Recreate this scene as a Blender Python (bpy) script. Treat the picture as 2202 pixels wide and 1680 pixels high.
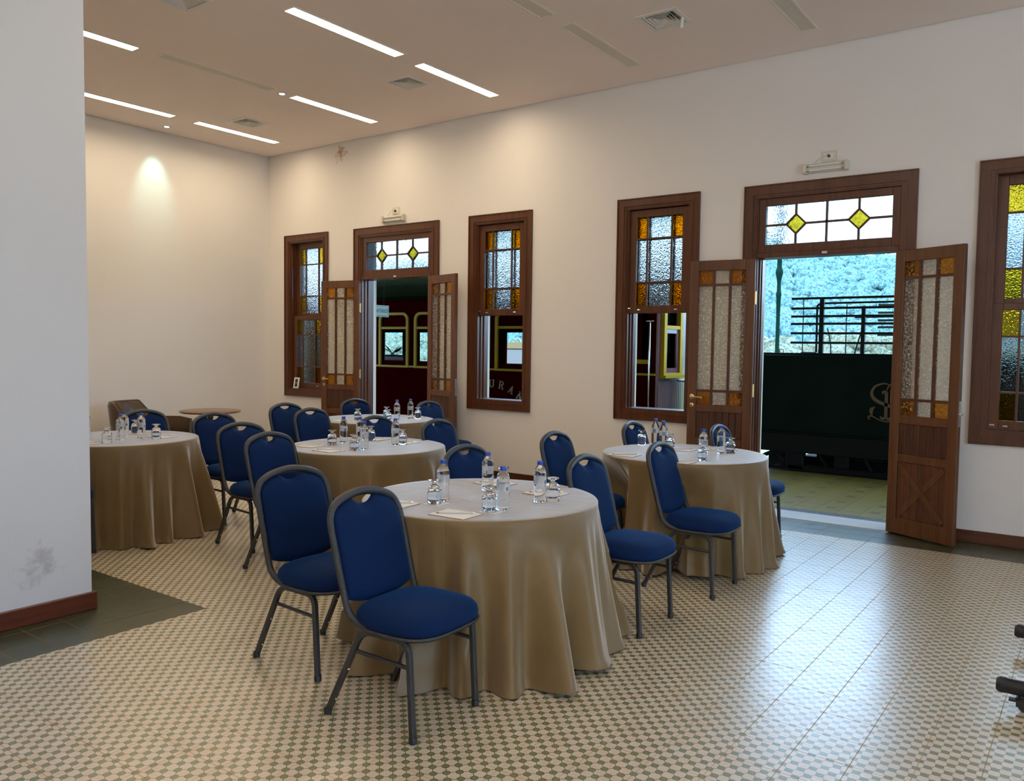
import bpy, math, random
from mathutils import Vector, Matrix, noise
random.seed(7)
PI = math.pi
S = bpy.context.scene
C = S.collection
for o in list(bpy.data.objects):
    bpy.data.objects.remove(o)

# ---------------------------------------------------------------- camera
EYE = Vector((0, 0, 1.515))
YAW, PITCH, ROLL, FPX = 0.939502673, 0.0532260189, -0.0130387724, 1757.41896
cy, sy, cp, sp = math.cos(YAW), math.sin(YAW), math.cos(PITCH), math.sin(PITCH)
FW = Vector((sy * cp, cy * cp, -sp))
RT = Vector((cy, -sy, 0))
DN = FW.cross(RT)
R2 = math.cos(ROLL) * RT + math.sin(ROLL) * DN
D2 = -math.sin(ROLL) * RT + math.cos(ROLL) * DN
cam = bpy.data.cameras.new('camera')
cam.sensor_width = 36
cam.lens = FPX / 2202 * 36
cam.clip_end = 2000
co = bpy.data.objects.new('camera', cam)
C.objects.link(co)
co.matrix_world = Matrix(((R2.x, -D2.x, -FW.x, EYE.x), (R2.y, -D2.y, -FW.y, EYE.y), (R2.z, -D2.z, -FW.z, EYE.z), (0, 0, 0, 1)))
S.camera = co

# ---------------------------------------------------------------- world, sun, large lights, exposure
W = bpy.data.worlds.new('sky')
S.world = W
W.use_nodes = True
wn = W.node_tree.nodes
bg = wn['Background']
bg.inputs[0].default_value = (0.46, 0.71, 1.0, 1)
bg.inputs[1].default_value = 8.6
sun = bpy.data.lights.new('sun', 'SUN')
sun.energy = 7.0
sun.angle = 0.03
sun.color = (1, 0.97, 0.9)
so = bpy.data.objects.new('sun', sun)
C.objects.link(so)
so.rotation_euler = (math.radians(8), math.radians(-42), 0)     # comes over the station roof, lights the hill


def portal(name, loc, rot, sx, sz):
    l = bpy.data.lights.new(name, 'AREA')
    l.shape = 'RECTANGLE'
    l.size, l.size_y = sx, sz
    l.cycles.is_portal = True
    o = bpy.data.objects.new(name, l)
    C.objects.link(o)
    o.location = loc
    o.rotation_euler = rot


def fill_light(name, loc, rot, sx, sz, power, col):
    l = bpy.data.lights.new(name, 'AREA')
    l.shape = 'RECTANGLE'
    l.size, l.size_y = sx, sz
    l.energy = power
    l.color = col
    o = bpy.data.objects.new(name, l)
    C.objects.link(o)
    o.location = loc
    o.rotation_euler = rot


ZCEIL = 4.15
LAMP_EMIT = 34.0
LAMP_COL = (1.0, 0.80, 0.55)
# daylight through the tall openings of the unseen end of the hall (behind the camera)
for x in (1.2,):
    fill_light('fill_light', (x, -5.9, 1.75), (PI / 2, 0, 0), 1.9, 2.9, 8, (0.78, 0.88, 1.0))
# unseen light added before the closed side wall to lift upper walls and ceiling
fill_light('fill_light', (-3.4, -1.4, 2.95), (0, -(PI / 2 + 0.95), 0), 1.5, 4.2, 150, (1.0, 0.93, 0.92))
fill_light('fill_light', (7.3, -3.13, 1.6), (0, PI / 2, 0), 2.3, 1.15, 5, (0.78, 0.89, 1.0))  # daylight from the unseen third doorway
# unseen area lights added at the ceiling to brighten the near floor and tables
for x, y in ((3.4, 3.73), (3.4, 2.1), (1.7, 2.1)):
    fill_light('ceiling_fill', (x, y, ZCEIL - 0.012), (0, 0, 0), 1.2, 0.12, 10, (1.0, 0.86, 0.68))
# the sky comes in through these openings (portals only guide the sampling of the sky)
for y in (2.05, 7.234):
    portal('sky_portal', (7.66, y, 1.45), (0, PI / 2, 0), 2.9, 1.2)
for y in (8.911, 5.600, 3.655, 0.445):
    portal('sky_portal', (7.66, y, 1.91), (0, PI / 2, 0), 2.03, 0.68)

S.view_settings.view_transform = 'Standard'
S.view_settings.look = 'None'
S.view_settings.gamma = 1
S.view_settings.use_curve_mapping = False
S.view_settings.exposure = 0.25
cyc = S.cycles
cyc.use_denoising = True
cyc.max_bounces = 9
cyc.diffuse_bounces = 5
cyc.glossy_bounces = 4
cyc.transmission_bounces = 9
cyc.transparent_max_bounces = 8
cyc.sample_clamp_indirect = 6
cyc.blur_glossy = 0.5

# ---------------------------------------------------------------- materials
MATS = {}


class NT:
    def __init__(s, name):
        s.m = bpy.data.materials.new(name)
        s.m.use_nodes = True
        s.t = s.m.node_tree
        s.p = s.t.nodes['Principled BSDF']
        s.out = s.t.nodes['Material Output']

    def n(s, typ, **kw):
        nd = s.t.nodes.new(typ)
        for k, v in kw.items():
            if k.startswith('i_'):
                nd.inputs[int(k[2:])].default_value = v
            else:
                setattr(nd, k, v)
        return nd

    def l(s, a, b):
        s.t.links.new(a, b)

    def math(s, op, a, b=None, c=None):
        nd = s.t.nodes.new('ShaderNodeMath')
        nd.operation = op
        for i, x in enumerate((a, b, c)):
            if x is None:
                continue
            if isinstance(x, (int, float)):
                nd.inputs[i].default_value = x
            else:
                s.l(x, nd.inputs[i])
        return nd.outputs[0]

    def mix(s, f, a, b):
        nd = s.t.nodes.new('ShaderNodeMix')
        nd.data_type = 'RGBA'
        for i, x in ((0, f), (6, a), (7, b)):
            if isinstance(x, (int, float)):
                nd.inputs[i].default_value = x
            elif isinstance(x, tuple):
                nd.inputs[i].default_value = (*x[:3], 1)
            else:
                s.l(x, nd.inputs[i])
        return nd.outputs[2]

    def pos(s):
        g = s.n('ShaderNodeNewGeometry')
        return g.outputs['Position']

    def obj(s):
        return s.n('ShaderNodeTexCoord').outputs['Object']

    def xyz(s, v):
        nd = s.n('ShaderNodeSeparateXYZ')
        s.l(v, nd.inputs[0])
        return nd.outputs

    def noise(s, v, scale, detail=3, rough=0.55, stretch=None):
        if stretch:
            mp = s.n('ShaderNodeMapping')
            mp.inputs['Scale'].default_value = stretch
            s.l(v, mp.inputs[0])
            v = mp.outputs[0]
        nd = s.n('ShaderNodeTexNoise')
        nd.inputs['Scale'].default_value = scale
        nd.inputs['Detail'].default_value = detail
        nd.inputs['Roughness'].default_value = rough
        s.l(v, nd.inputs['Vector'])
        return nd.outputs[0]

    def ramp(s, f, stops):
        nd = s.n('ShaderNodeValToRGB')
        e = nd.color_ramp.elements
        while len(e) < len(stops):
            e.new(0.5)
        for k, (p, c) in enumerate(stops):
            e[k].position = p
            e[k].color = (*c, 1) if len(c) == 3 else c
        s.l(f, nd.inputs[0])
        return nd.outputs[0]

    def bump(s, hgt, strength=0.3, dist=0.01):
        nd = s.n('ShaderNodeBump')
        nd.inputs['Strength'].default_value = strength
        nd.inputs['Distance'].default_value = dist
        s.l(hgt, nd.inputs['Height'])
        s.l(nd.outputs[0], s.p.inputs['Normal'])
        return nd.outputs[0]

    def base(s, x):
        if isinstance(x, tuple):
            s.p.inputs['Base Color'].default_value = (*x[:3], 1)
        else:
            s.l(x, s.p.inputs['Base Color'])

    def set(s, **kw):
        for k, v in kw.items():
            s.p.inputs[k.replace('_', ' ')].default_value = v


def simple(name, col, rough=0.5, metal=0.0, spec=0.5, bump=None, vary=0.0, vscale=8, coat=0.0):
    t = NT(name)
    v = t.obj()
    if vary:
        nz = t.noise(v, vscale, 4)
        t.base(t.mix(nz, tuple(c * (1 - vary) for c in col), tuple(min(1, c * (1 + vary)) for c in col)))
    else:
        t.base(col)
    t.set(Roughness=rough, Metallic=metal)
    t.p.inputs['Specular IOR Level'].default_value = spec
    if coat:
        t.p.inputs['Coat Weight'].default_value = coat
        t.p.inputs['Coat Roughness'].default_value = 0.1
    if bump:
        t.bump(t.noise(v, bump[0], 3), bump[1], bump[2] if len(bump) > 2 else 0.005)
    return t.m


def wood(name, dark, light, rough=0.35, axis='z', coat=0.25):
    t = NT(name)
    v = t.pos()
    st = {'z': (14, 14, 0.9), 'y': (14, 0.9, 14), 'x': (0.9, 14, 14)}[axis]
    a = t.noise(v, 1.6, 5, 0.62, st)
    b = t.noise(v, 9, 4, 0.6, st)
    f = t.math('ADD', t.math('MULTIPLY', a, 0.65), t.math('MULTIPLY', b, 0.35))
    t.base(t.ramp(f, [(0.33, dark), (0.5, tuple((p + q) / 2 for p, q in zip(dark, light))), (0.68, light)]))
    t.set(Roughness=rough)
    t.p.inputs['Coat Weight'].default_value = coat
    t.p.inputs['Coat Roughness'].default_value = 0.2
    t.bump(b, 0.12, 0.002)
    return t.m


def plaster(name, col, stains=()):
    t = NT(name)
    v = t.pos()
    n1 = t.noise(v, 0.8, 3)
    c = t.mix(n1, tuple(x * 0.965 for x in col), tuple(min(1, x * 1.03) for x in col))
    X = t.xyz(v)
    for ax, (a0, z0), (ra, rz), sc, colr, amt in stains:
        da = t.math('DIVIDE', t.math('SUBTRACT', X[ax], a0), ra)
        dz = t.math('DIVIDE', t.math('SUBTRACT', X[2], z0), rz)
        d = t.math('SQRT', t.math('ADD', t.math('MULTIPLY', da, da), t.math('MULTIPLY', dz, dz)))
        m = t.math('SUBTRACT', 1.0, d)
        m = t.math('ADD', m, t.math('MULTIPLY', t.math('SUBTRACT', t.noise(v, sc, 5, 0.7), 0.55), 3.2))
        mm = t.n('ShaderNodeMapRange')
        t.l(m, mm.inputs[0])
        mm.inputs[1].default_value = 0.1
        mm.inputs[2].default_value = 0.9
        mask = t.math('MULTIPLY', mm.outputs[0], amt)
        far = t.math('LESS_THAN', d, 1.25)
        c = t.mix(t.math('MULTIPLY', mask, far), c, colr)
    t.base(c)
    t.set(Roughness=0.75)
    t.p.inputs['Specular IOR Level'].default_value = 0.3
    t.bump(t.noise(v, 90, 2), 0.05, 0.002)
    return t.m


PAINT = (0.80, 0.762, 0.722)
M = {}
M['wall'] = plaster('wall_paint', PAINT, [(1, (8.23, 4.02), (0.15, 0.16), 16, (0.36, 0.19, 0.05), 0.75)])
M['pillar'] = plaster('pillar_paint', (0.66, 0.66, 0.67), [(0, (2.02, 0.29), (0.15, 0.15), 14, (0.42, 0.41, 0.43), 0.75)])
M['ceiling'] = plaster('ceiling_paint', (0.92, 0.80, 0.73))
M['wood'] = wood('mahogany_vertical', (0.055, 0.0145, 0.004), (0.135, 0.042, 0.012), coat=0.1)
M['woody'] = wood('mahogany_along_y', (0.055, 0.0145, 0.004), (0.135, 0.042, 0.012), coat=0.1, axis='y')
M['leafwood'] = wood('door_wood', (0.070, 0.022, 0.006), (0.165, 0.060, 0.018), rough=0.42, coat=0.1)
M['plank'] = wood('plank_wood', (0.060, 0.016, 0.004), (0.145, 0.044, 0.012), rough=0.45, coat=0.1)
M['plank2'] = wood('plank_wood_dark', (0.040, 0.011, 0.003), (0.10, 0.030, 0.009), rough=0.45, coat=0.1)
M['baseboard'] = wood('baseboard_wood', (0.075, 0.016, 0.006), (0.15, 0.036, 0.014), axis='x', rough=0.35)
M['bar'] = simple('glazing_bar_wood', (0.085, 0.026, 0.009), 0.4)
M['brass'] = simple('brass', (0.72, 0.52, 0.24), 0.28, 1.0)
M['steel'] = simple('bright_steel', (0.75, 0.74, 0.70), 0.25, 1.0)
M['hammer'] = simple('hammered_grey_metal', (0.075, 0.075, 0.078), 0.30, 0.85, 0.5, (330, 0.9, 0.003), vary=0.6, vscale=330)
M['rubber'] = simple('black_rubber', (0.012, 0.012, 0.013), 0.5)
M['black_metal'] = simple('black_metal', (0.008, 0.008, 0.009), 0.35, 0.0)
M['white_plastic'] = simple('ivory_plastic', (0.66, 0.63, 0.53), 0.4)
M['dark_plastic'] = simple('dark_plastic', (0.02, 0.02, 0.02), 0.4)
M['lamp_metal'] = simple('lamp_frame_white', (0.80, 0.76, 0.68), 0.5)
M['vent_white'] = simple('vent_white', (0.80, 0.76, 0.70), 0.45)
M['void'] = simple('duct_dark', (0.02, 0.018, 0.015), 0.8)
M['paper'] = simple('white_paper', (0.82, 0.80, 0.76), 0.7)
M['card'] = simple('brown_card', (0.30, 0.16, 0.08), 0.7)
M['pencil'] = simple('pale_pencil', (0.62, 0.62, 0.62), 0.35)
M['cap'] = simple('blue_cap', (0.01, 0.07, 0.50), 0.35)
M['brown_leather'] = simple('brown_leather', (0.085, 0.050, 0.022), 0.30, bump=(60, 0.15, 0.004), vary=0.2, vscale=9)
M['table_wood'] = wood('side_table_wood', (0.10, 0.05, 0.022), (0.26, 0.14, 0.07), axis='x', rough=0.3)
M['table_dark'] = simple('side_table_dark', (0.05, 0.022, 0.010), 0.35)

# blue upholstery
t = NT('blue_fabric')
v = t.obj()
nz = t.noise(v, 260, 2)
t.base(t.mix(nz, (0.0004, 0.007, 0.036), (0.0008, 0.021, 0.100)))
t.set(Roughness=0.85)
t.p.inputs['Sheen Weight'].default_value = 0.22
t.p.inputs['Sheen Roughness'].default_value = 0.4
t.p.inputs['Sheen Tint'].default_value = (0.03, 0.32, 1, 1)
t.p.inputs['Specular IOR Level'].default_value = 0.2
t.bump(nz, 0.15, 0.001)
M['blue'] = t.m

# satin table cloth
t = NT('taupe_satin')
v = t.obj()
nz = t.noise(v, 5, 4)
wv = t.noise(v, 420, 2)
t.base(t.mix(nz, (0.180, 0.112, 0.038), (0.215, 0.140, 0.055)))
t.set(Roughness=0.46)
t.p.inputs['Specular IOR Level'].default_value = 0.42
t.p.inputs['Sheen Weight'].default_value = 1.0
t.p.inputs['Sheen Roughness'].default_value = 0.38
X = t.xyz(v)
cr = []
for a, b_, c_ in ((1, 0.12, 0.06), (-0.22, 1, 0.11), (0.75, 0.66, -0.21)):   # pressed-in fold lines
    dd = t.math('ABSOLUTE', t.math('ADD', t.math('ADD', t.math('MULTIPLY', X[0], a), t.math('MULTIPLY', X[1], b_)), c_))
    cr.append(t.math('SMOOTH_MIN', dd, 0.006, 0.004))
hh = t.math('ADD', t.math('MULTIPLY', t.math('ADD', cr[0], t.math('ADD', cr[1], cr[2])), 30), t.math('MULTIPLY', t.noise(v, 3.5, 4, 0.6), 1.6))
hh = t.math('ADD', hh, t.math('MULTIPLY', wv, 0.03))
t.bump(hh, 0.35, 0.012)
M['cloth'] = t.m


# patterned cement tile: green eight-sided dots on a diagonal lattice
TX0, TY0, TS = 0.09, 0.11, 0.20
t = NT('patterned_cement_tile')
v = t.pos()
X = t.xyz(v)
u = t.math('DIVIDE', t.math('SUBTRACT', X[0], TX0), TS)
w = t.math('DIVIDE', t.math('SUBTRACT', X[1], TY0), TS)
p = t.math('MULTIPLY', t.math('ADD', u, w), 3.0)
q = t.math('MULTIPLY', t.math('SUBTRACT', u, w), 3.0)
a = t.math('ABSOLUTE', t.math('SUBTRACT', p, t.math('ROUND', p)))
b = t.math('ABSOLUTE', t.math('SUBTRACT', q, t.math('ROUND', q)))
oct_ = t.math('MAXIMUM', t.math('MAXIMUM', a, b), t.math('MULTIPLY', t.math('ADD', a, b), 0.71))
dot = t.math('LESS_THAN', oct_, 0.256)
ring = t.math('LESS_THAN', oct_, 0.305)
line = t.math('LESS_THAN', t.math('MINIMUM', a, b), 0.030)
big = t.noise(v, 1.3, 4, 0.6)
med = t.noise(v, 9, 4, 0.65)
fine = t.noise(v, 70, 3, 0.6)
cream = t.mix(t.ramp(med, [(0.4, (0, 0, 0)), (0.72, (1, 1, 1))]), (0.70, 0.60, 0.47), (0.66, 0.47, 0.27))
cream = t.mix(t.math('MULTIPLY', fine, 0.35), cream, (0.76, 0.69, 0.58))
cream = t.mix(t.math('MULTIPLY', big, 0.35), cream, (0.60, 0.52, 0.40))
green = t.mix(fine, (0.135, 0.155, 0.050), (0.25, 0.27, 0.12))
dark = (0.075, 0.068, 0.022)
col = t.mix(line, cream, dark)
col = t.mix(ring, col, dark)
col = t.mix(dot, col, green)
t.base(col)
scr = t.noise(v, 30, 5, 0.7, (1, 0.25, 1))
rg = t.math('ADD', 0.23, t.math('MULTIPLY', scr, 0.24))
rg = t.math('ADD', rg, t.math('MULTIPLY', med, 0.07))
t.l(rg, t.p.inputs['Roughness'])
t.p.inputs['IOR'].default_value = 1.5
t.p.inputs['Specular IOR Level'].default_value = 0.85
t.p.inputs['Coat Weight'].default_value = 0.70
t.p.inputs['Coat Roughness'].default_value = 0.26
t.bump(t.noise(v, 26, 4, 0.6), 0.05, 0.003)
M['tile'] = t.m

t = NT('dark_green_tile')
v = t.pos()
t.base(t.mix(t.noise(v, 6, 5, 0.65), (0.024, 0.029, 0.012), (0.066, 0.074, 0.036)))
t.l(t.math('ADD', 0.22, t.math('MULTIPLY', t.noise(v, 12, 4), 0.25)), t.p.inputs['Roughness'])
t.p.inputs['Coat Weight'].default_value = 0.35
t.p.inputs['Coat Roughness'].default_value = 0.28
M['dtile'] = t.m
M['grout'] = simple('tile_grout', (0.46, 0.30, 0.09), 0.8)
M['grout_out'] = simple('platform_grout', (0.34, 0.31, 0.24), 0.8)

# platform tile with small dark motifs
t = NT('platform_tile')
v = t.pos()
X = t.xyz(v)
base_ = t.mix(t.noise(v, 5, 4), (0.19, 0.135, 0.030), (0.24, 0.175, 0.050))
fx = t.math('DIVIDE', t.math('SUBTRACT', X[0], 9.696), 0.38)
fy = t.math('DIVIDE', t.math('SUBTRACT', X[1], 2.94), 0.405)
ax = t.math('MULTIPLY', t.math('SUBTRACT', fx, t.math('ROUND', fx)), 0.38)
ay = t.math('MULTIPLY', t.math('SUBTRACT', fy, t.math('ROUND', fy)), 0.405)
inm = t.math('MULTIPLY', t.math('LESS_THAN', t.math('ABSOLUTE', ax), 0.045), t.math('LESS_THAN', t.math('ABSOLUTE', ay), 0.045))
ck = t.math('LESS_THAN', t.math('ABSOLUTE', t.math('SUBTRACT', t.math('PINGPONG', t.math('ADD', ax, ay), 0.018), 0.009)), 0.003)
t.base(t.mix(t.math('MULTIPLY', inm, t.math('SUBTRACT', 1.0, ck)), base_, (0.022, 0.018, 0.010)))
t.set(Roughness=0.32)
M['ptile'] = t.m
M['purple'] = simple('slate_purple_tile', (0.17, 0.165, 0.19), 0.25, vary=0.25, vscale=6)
M['sill_white'] = simple('marble_threshold', (0.55, 0.52, 0.49), 0.3, vary=0.08)


def glass(name, col, rough, bscale, bstr, kind='noise', ior=1.45, deep=0.0):
    t = NT(name)
    v = t.pos()
    t.t.nodes.remove(t.p)
    g = t.n('ShaderNodeBsdfGlass')
    g.inputs['Color'].default_value = (*col, 1)
    g.inputs['Roughness'].default_value = rough
    g.inputs['IOR'].default_value = ior
    if bscale:
        if kind == 'vor':
            vo = t.n('ShaderNodeTexVoronoi', feature='SMOOTH_F1')
            vo.inputs['Scale'].default_value = bscale
            t.l(v, vo.inputs['Vector'])
            hgt = vo.outputs[0]
        else:
            hgt = t.noise(v, bscale, 2, 0.5)
        bp = t.n('ShaderNodeBump')
        bp.inputs['Strength'].default_value = bstr
        bp.inputs['Distance'].default_value = 0.01
        t.l(hgt, bp.inputs['Height'])
        t.l(bp.outputs[0], g.inputs['Normal'])
        if deep:      # the pressed relief: thicker spots let less through
            nz = t.noise(v, bscale * 0.9, 2, 0.6)
            f = t.ramp(nz, [(0.40, (0, 0, 0)), (0.60, (1, 1, 1))])
            t.l(t.mix(f, tuple(c * (1 - deep) for c in col), col), g.inputs['Color'])
    t.l(g.outputs[0], t.out.inputs[0])
    return t.m


M['pane'] = glass('hammered_clear_glass', (0.47, 0.49, 0.50), 0.26, 85, 0.5, 'vor', 1.3, 0.25)
M['amber'] = glass('hammered_amber_glass', (0.49, 0.385, 0.085), 0.20, 85, 0.6, 'vor', 1.3, 0.25)
M['pane_thin'] = glass('light_hammered_clear_glass', (0.80, 0.80, 0.79), 0.12, 85, 0.5, 'vor', 1.3, 0.15)
M['amber_thin'] = glass('light_hammered_amber_glass', (0.80, 0.55, 0.13), 0.12, 85, 0.6, 'vor', 1.3, 0.15)
M['pane_top'] = glass('rolled_clear_glass', (0.62, 0.64, 0.66), 0.06, 40, 0.3, 'noise', 1.2, 0.15)
M['amber_top'] = glass('rolled_yellow_glass', (0.40, 0.33, 0.075), 0.06, 40, 0.4, 'noise', 1.2, 0.2)


def leaf_glass(name, col, bscale):
    """thick hammered glass of the door leaves: see-through, milky and glossy at once"""
    t = NT(name)
    v = t.pos()
    vo = t.n('ShaderNodeTexVoronoi', feature='SMOOTH_F1')
    vo.inputs['Scale'].default_value = bscale
    t.l(v, vo.inputs['Vector'])
    t.bump(vo.outputs[0], 0.9, 0.01)
    t.p.inputs['Base Color'].default_value = (*col, 1)
    t.set(Roughness=0.12)
    t.p.inputs['Transmission Weight'].default_value = 0.45
    t.p.inputs['IOR'].default_value = 1.4
    tr = t.n('ShaderNodeBsdfTransparent')
    tr.inputs[0].default_value = (*col, 1)
    mx = t.n('ShaderNodeMixShader')
    f = t.ramp(vo.outputs[0], [(0.10, (0.75, 0.75, 0.75)), (0.34, (0.25, 0.25, 0.25)), (0.55, (0.08, 0.08, 0.08))])
    t.l(f, mx.inputs[0])
    t.l(tr.outputs[0], mx.inputs[1])
    t.l(t.p.outputs[0], mx.inputs[2])
    t.l(mx.outputs[0], t.out.inputs[0])
    return t.m


M['pane_leaf'] = leaf_glass('hammered_door_glass', (0.93, 0.92, 0.87), 60)
M['amber_leaf'] = leaf_glass('hammered_brown_glass', (0.80, 0.50, 0.13), 60)
M['water'] = glass('water_and_clear_plastic', (0.97, 0.985, 1.0), 0.01, 0, 0, ior=1.3)
M['glass'] = glass('clear_tumbler_glass', (0.98, 0.99, 1.0), 0.0, 0, 0, ior=1.4)
M['car_glass'] = glass('carriage_glass', (0.85, 0.92, 0.92), 0.0, 0, 0, ior=1.02)

# bottle label: whitish film with grey print blocks and a blue block
t = NT('bottle_label')
v = t.obj()
X = t.xyz(v)
ang = t.math('DIVIDE', t.math('ARCTAN2', X[1], X[0]), 2 * PI)
zz = X[2]


def rect(a0, a1, z0, z1):
    r = t.math('MULTIPLY', t.math('GREATER_THAN', ang, a0), t.math('LESS_THAN', ang, a1))
    return t.math('MULTIPLY', r, t.math('MULTIPLY', t.math('GREATER_THAN', zz, z0), t.math('LESS_THAN', zz, z1)))


txt = t.math('GREATER_THAN', t.math('SINE', t.math('MULTIPLY', zz, 2200)), -0.2)
c = t.mix(t.math('MULTIPLY', rect(-0.46, -0.36, 0.098, 0.127), t.math('MULTIPLY', txt, 0.6)), (0.72, 0.76, 0.78), (0.20, 0.24, 0.28))
c = t.mix(t.math('MULTIPLY', rect(-0.34, -0.22, 0.097, 0.128), t.math('MULTIPLY', txt, 0.45)), c, (0.30, 0.28, 0.25))
c = t.mix(rect(-0.56, -0.475, 0.096, 0.113), c, (0.02, 0.16, 0.42))
c = t.mix(rect(-0.20, -0.13, 0.096, 0.113), c, (0.02, 0.16, 0.42))
c = t.mix(rect(0.2, 0.34, 0.094, 0.126), c, (0.03, 0.20, 0.45))
t.base(c)
t.set(Roughness=0.4)
tr = t.n('ShaderNodeBsdfTransparent')
mx = t.n('ShaderNodeMixShader')
mx.inputs[0].default_value = 0.62
t.l(tr.outputs[0], mx.inputs[1])
t.l(t.p.outputs[0], mx.inputs[2])
t.l(mx.outputs[0], t.out.inputs[0])
M['label'] = t.m


def emit(name, col, st):
    t = NT(name)
    t.t.nodes.remove(t.p)
    e = t.n('ShaderNodeEmission')
    e.inputs[0].default_value = (*col, 1)
    e.inputs[1].default_value = st
    t.l(e.outputs[0], t.out.inputs[0])
    return t.m


M['lamp_on'] = emit('lamp_diffuser_lit', LAMP_COL, LAMP_EMIT)
M['spot_on'] = emit('spot_lit', (0.8, 1.0, 0.95), 30)
M['lamp_off'] = simple('lamp_diffuser_unlit', (0.70, 0.63, 0.54), 0.5, bump=(220, 0.3, 0.002))

# railway
M['maroon'] = simple('maroon_paint', (0.022, 0.0006, 0.0006), 0.6, spec=0.0)
M['maroon2'] = simple('maroon_beadboard_skylit', (0.11, 0.035, 0.05), 0.28, coat=1.0)  # the carriage maroon, sky light on the end wall put into the colour
M['yellow'] = simple('yellow_trim', (0.30, 0.185, 0.004), 0.5, spec=0.1)
M['car_roof'] = simple('black_roof_canvas', (0.005, 0.006, 0.003), 0.8, spec=0.0, bump=(3, 0.5, 0.05), vary=0.4, vscale=3)
M['tender'] = simple('dark_green_tank', (0.002, 0.006, 0.004), 0.5, spec=0.06, bump=(2.5, 0.25, 0.03), vary=0.6, vscale=3.5)
M['rust_black'] = simple('sooty_iron', (0.003, 0.0025, 0.002), 0.6, spec=0.15)
M['rack'] = simple('dark_green_iron', (0.002, 0.004, 0.002), 0.5, spec=0.2)
M['gold'] = simple('old_gold_paint', (0.10, 0.045, 0.010), 0.5)
M['lettering'] = simple('cream_gold_lettering', (0.20, 0.15, 0.08), 0.5)
M['column'] = simple('green_column_paint', (0.0015, 0.012, 0.009), 0.6, spec=0.02)
M['canopy'] = simple('canopy_boards', (0.02, 0.018, 0.014), 0.7)
M['sign'] = simple('enamel_sign', (0.36, 0.46, 0.42), 0.35)
M['sign_ink'] = simple('sign_green_ink', (0.03, 0.07, 0.035), 0.5)
M['ballast'] = simple('track_ballast', (0.045, 0.042, 0.035), 0.9, bump=(30, 1.0, 0.05), vary=0.4, vscale=20)
M['turf'] = simple('meadow', (0.13, 0.20, 0.07), 0.9, vary=0.5, vscale=0.3)
M['cream_wall'] = simple('cream_outside_trim', (0.62, 0.57, 0.42), 0.6)
M['seat_red'] = simple('dark_red_seat', (0.10, 0.012, 0.012), 0.5)
M['table_white'] = simple('white_linen', (0.75, 0.75, 0.78), 0.7)
M['terracotta'] = simple('terracotta_band', (0.40, 0.20, 0.15), 0.7)
M['garden_white'] = simple('garden_wall_white', (0.17, 0.17, 0.19), 0.8)
M['leafdark'] = simple('pot_plant_leaf', (0.02, 0.05, 0.02), 0.5)


def foliage(name, c0, c1, sc):
    t = NT(name)
    v = t.pos()
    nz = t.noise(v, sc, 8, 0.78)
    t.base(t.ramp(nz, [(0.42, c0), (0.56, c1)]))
    t.set(Roughness=0.8)
    t.bump(nz, 1.0, 0.5)
    return t.m


M['forest'] = foliage('forest_crowns_hazed', (0.006, 0.045, 0.080), (0.105, 0.270, 0.275), 2.4)  # blue-cyan distance haze put into the leaf colours
M['shrub'] = foliage('shrub_leaves', (0.02, 0.10, 0.07), (0.32, 0.36, 0.26), 7)


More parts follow.
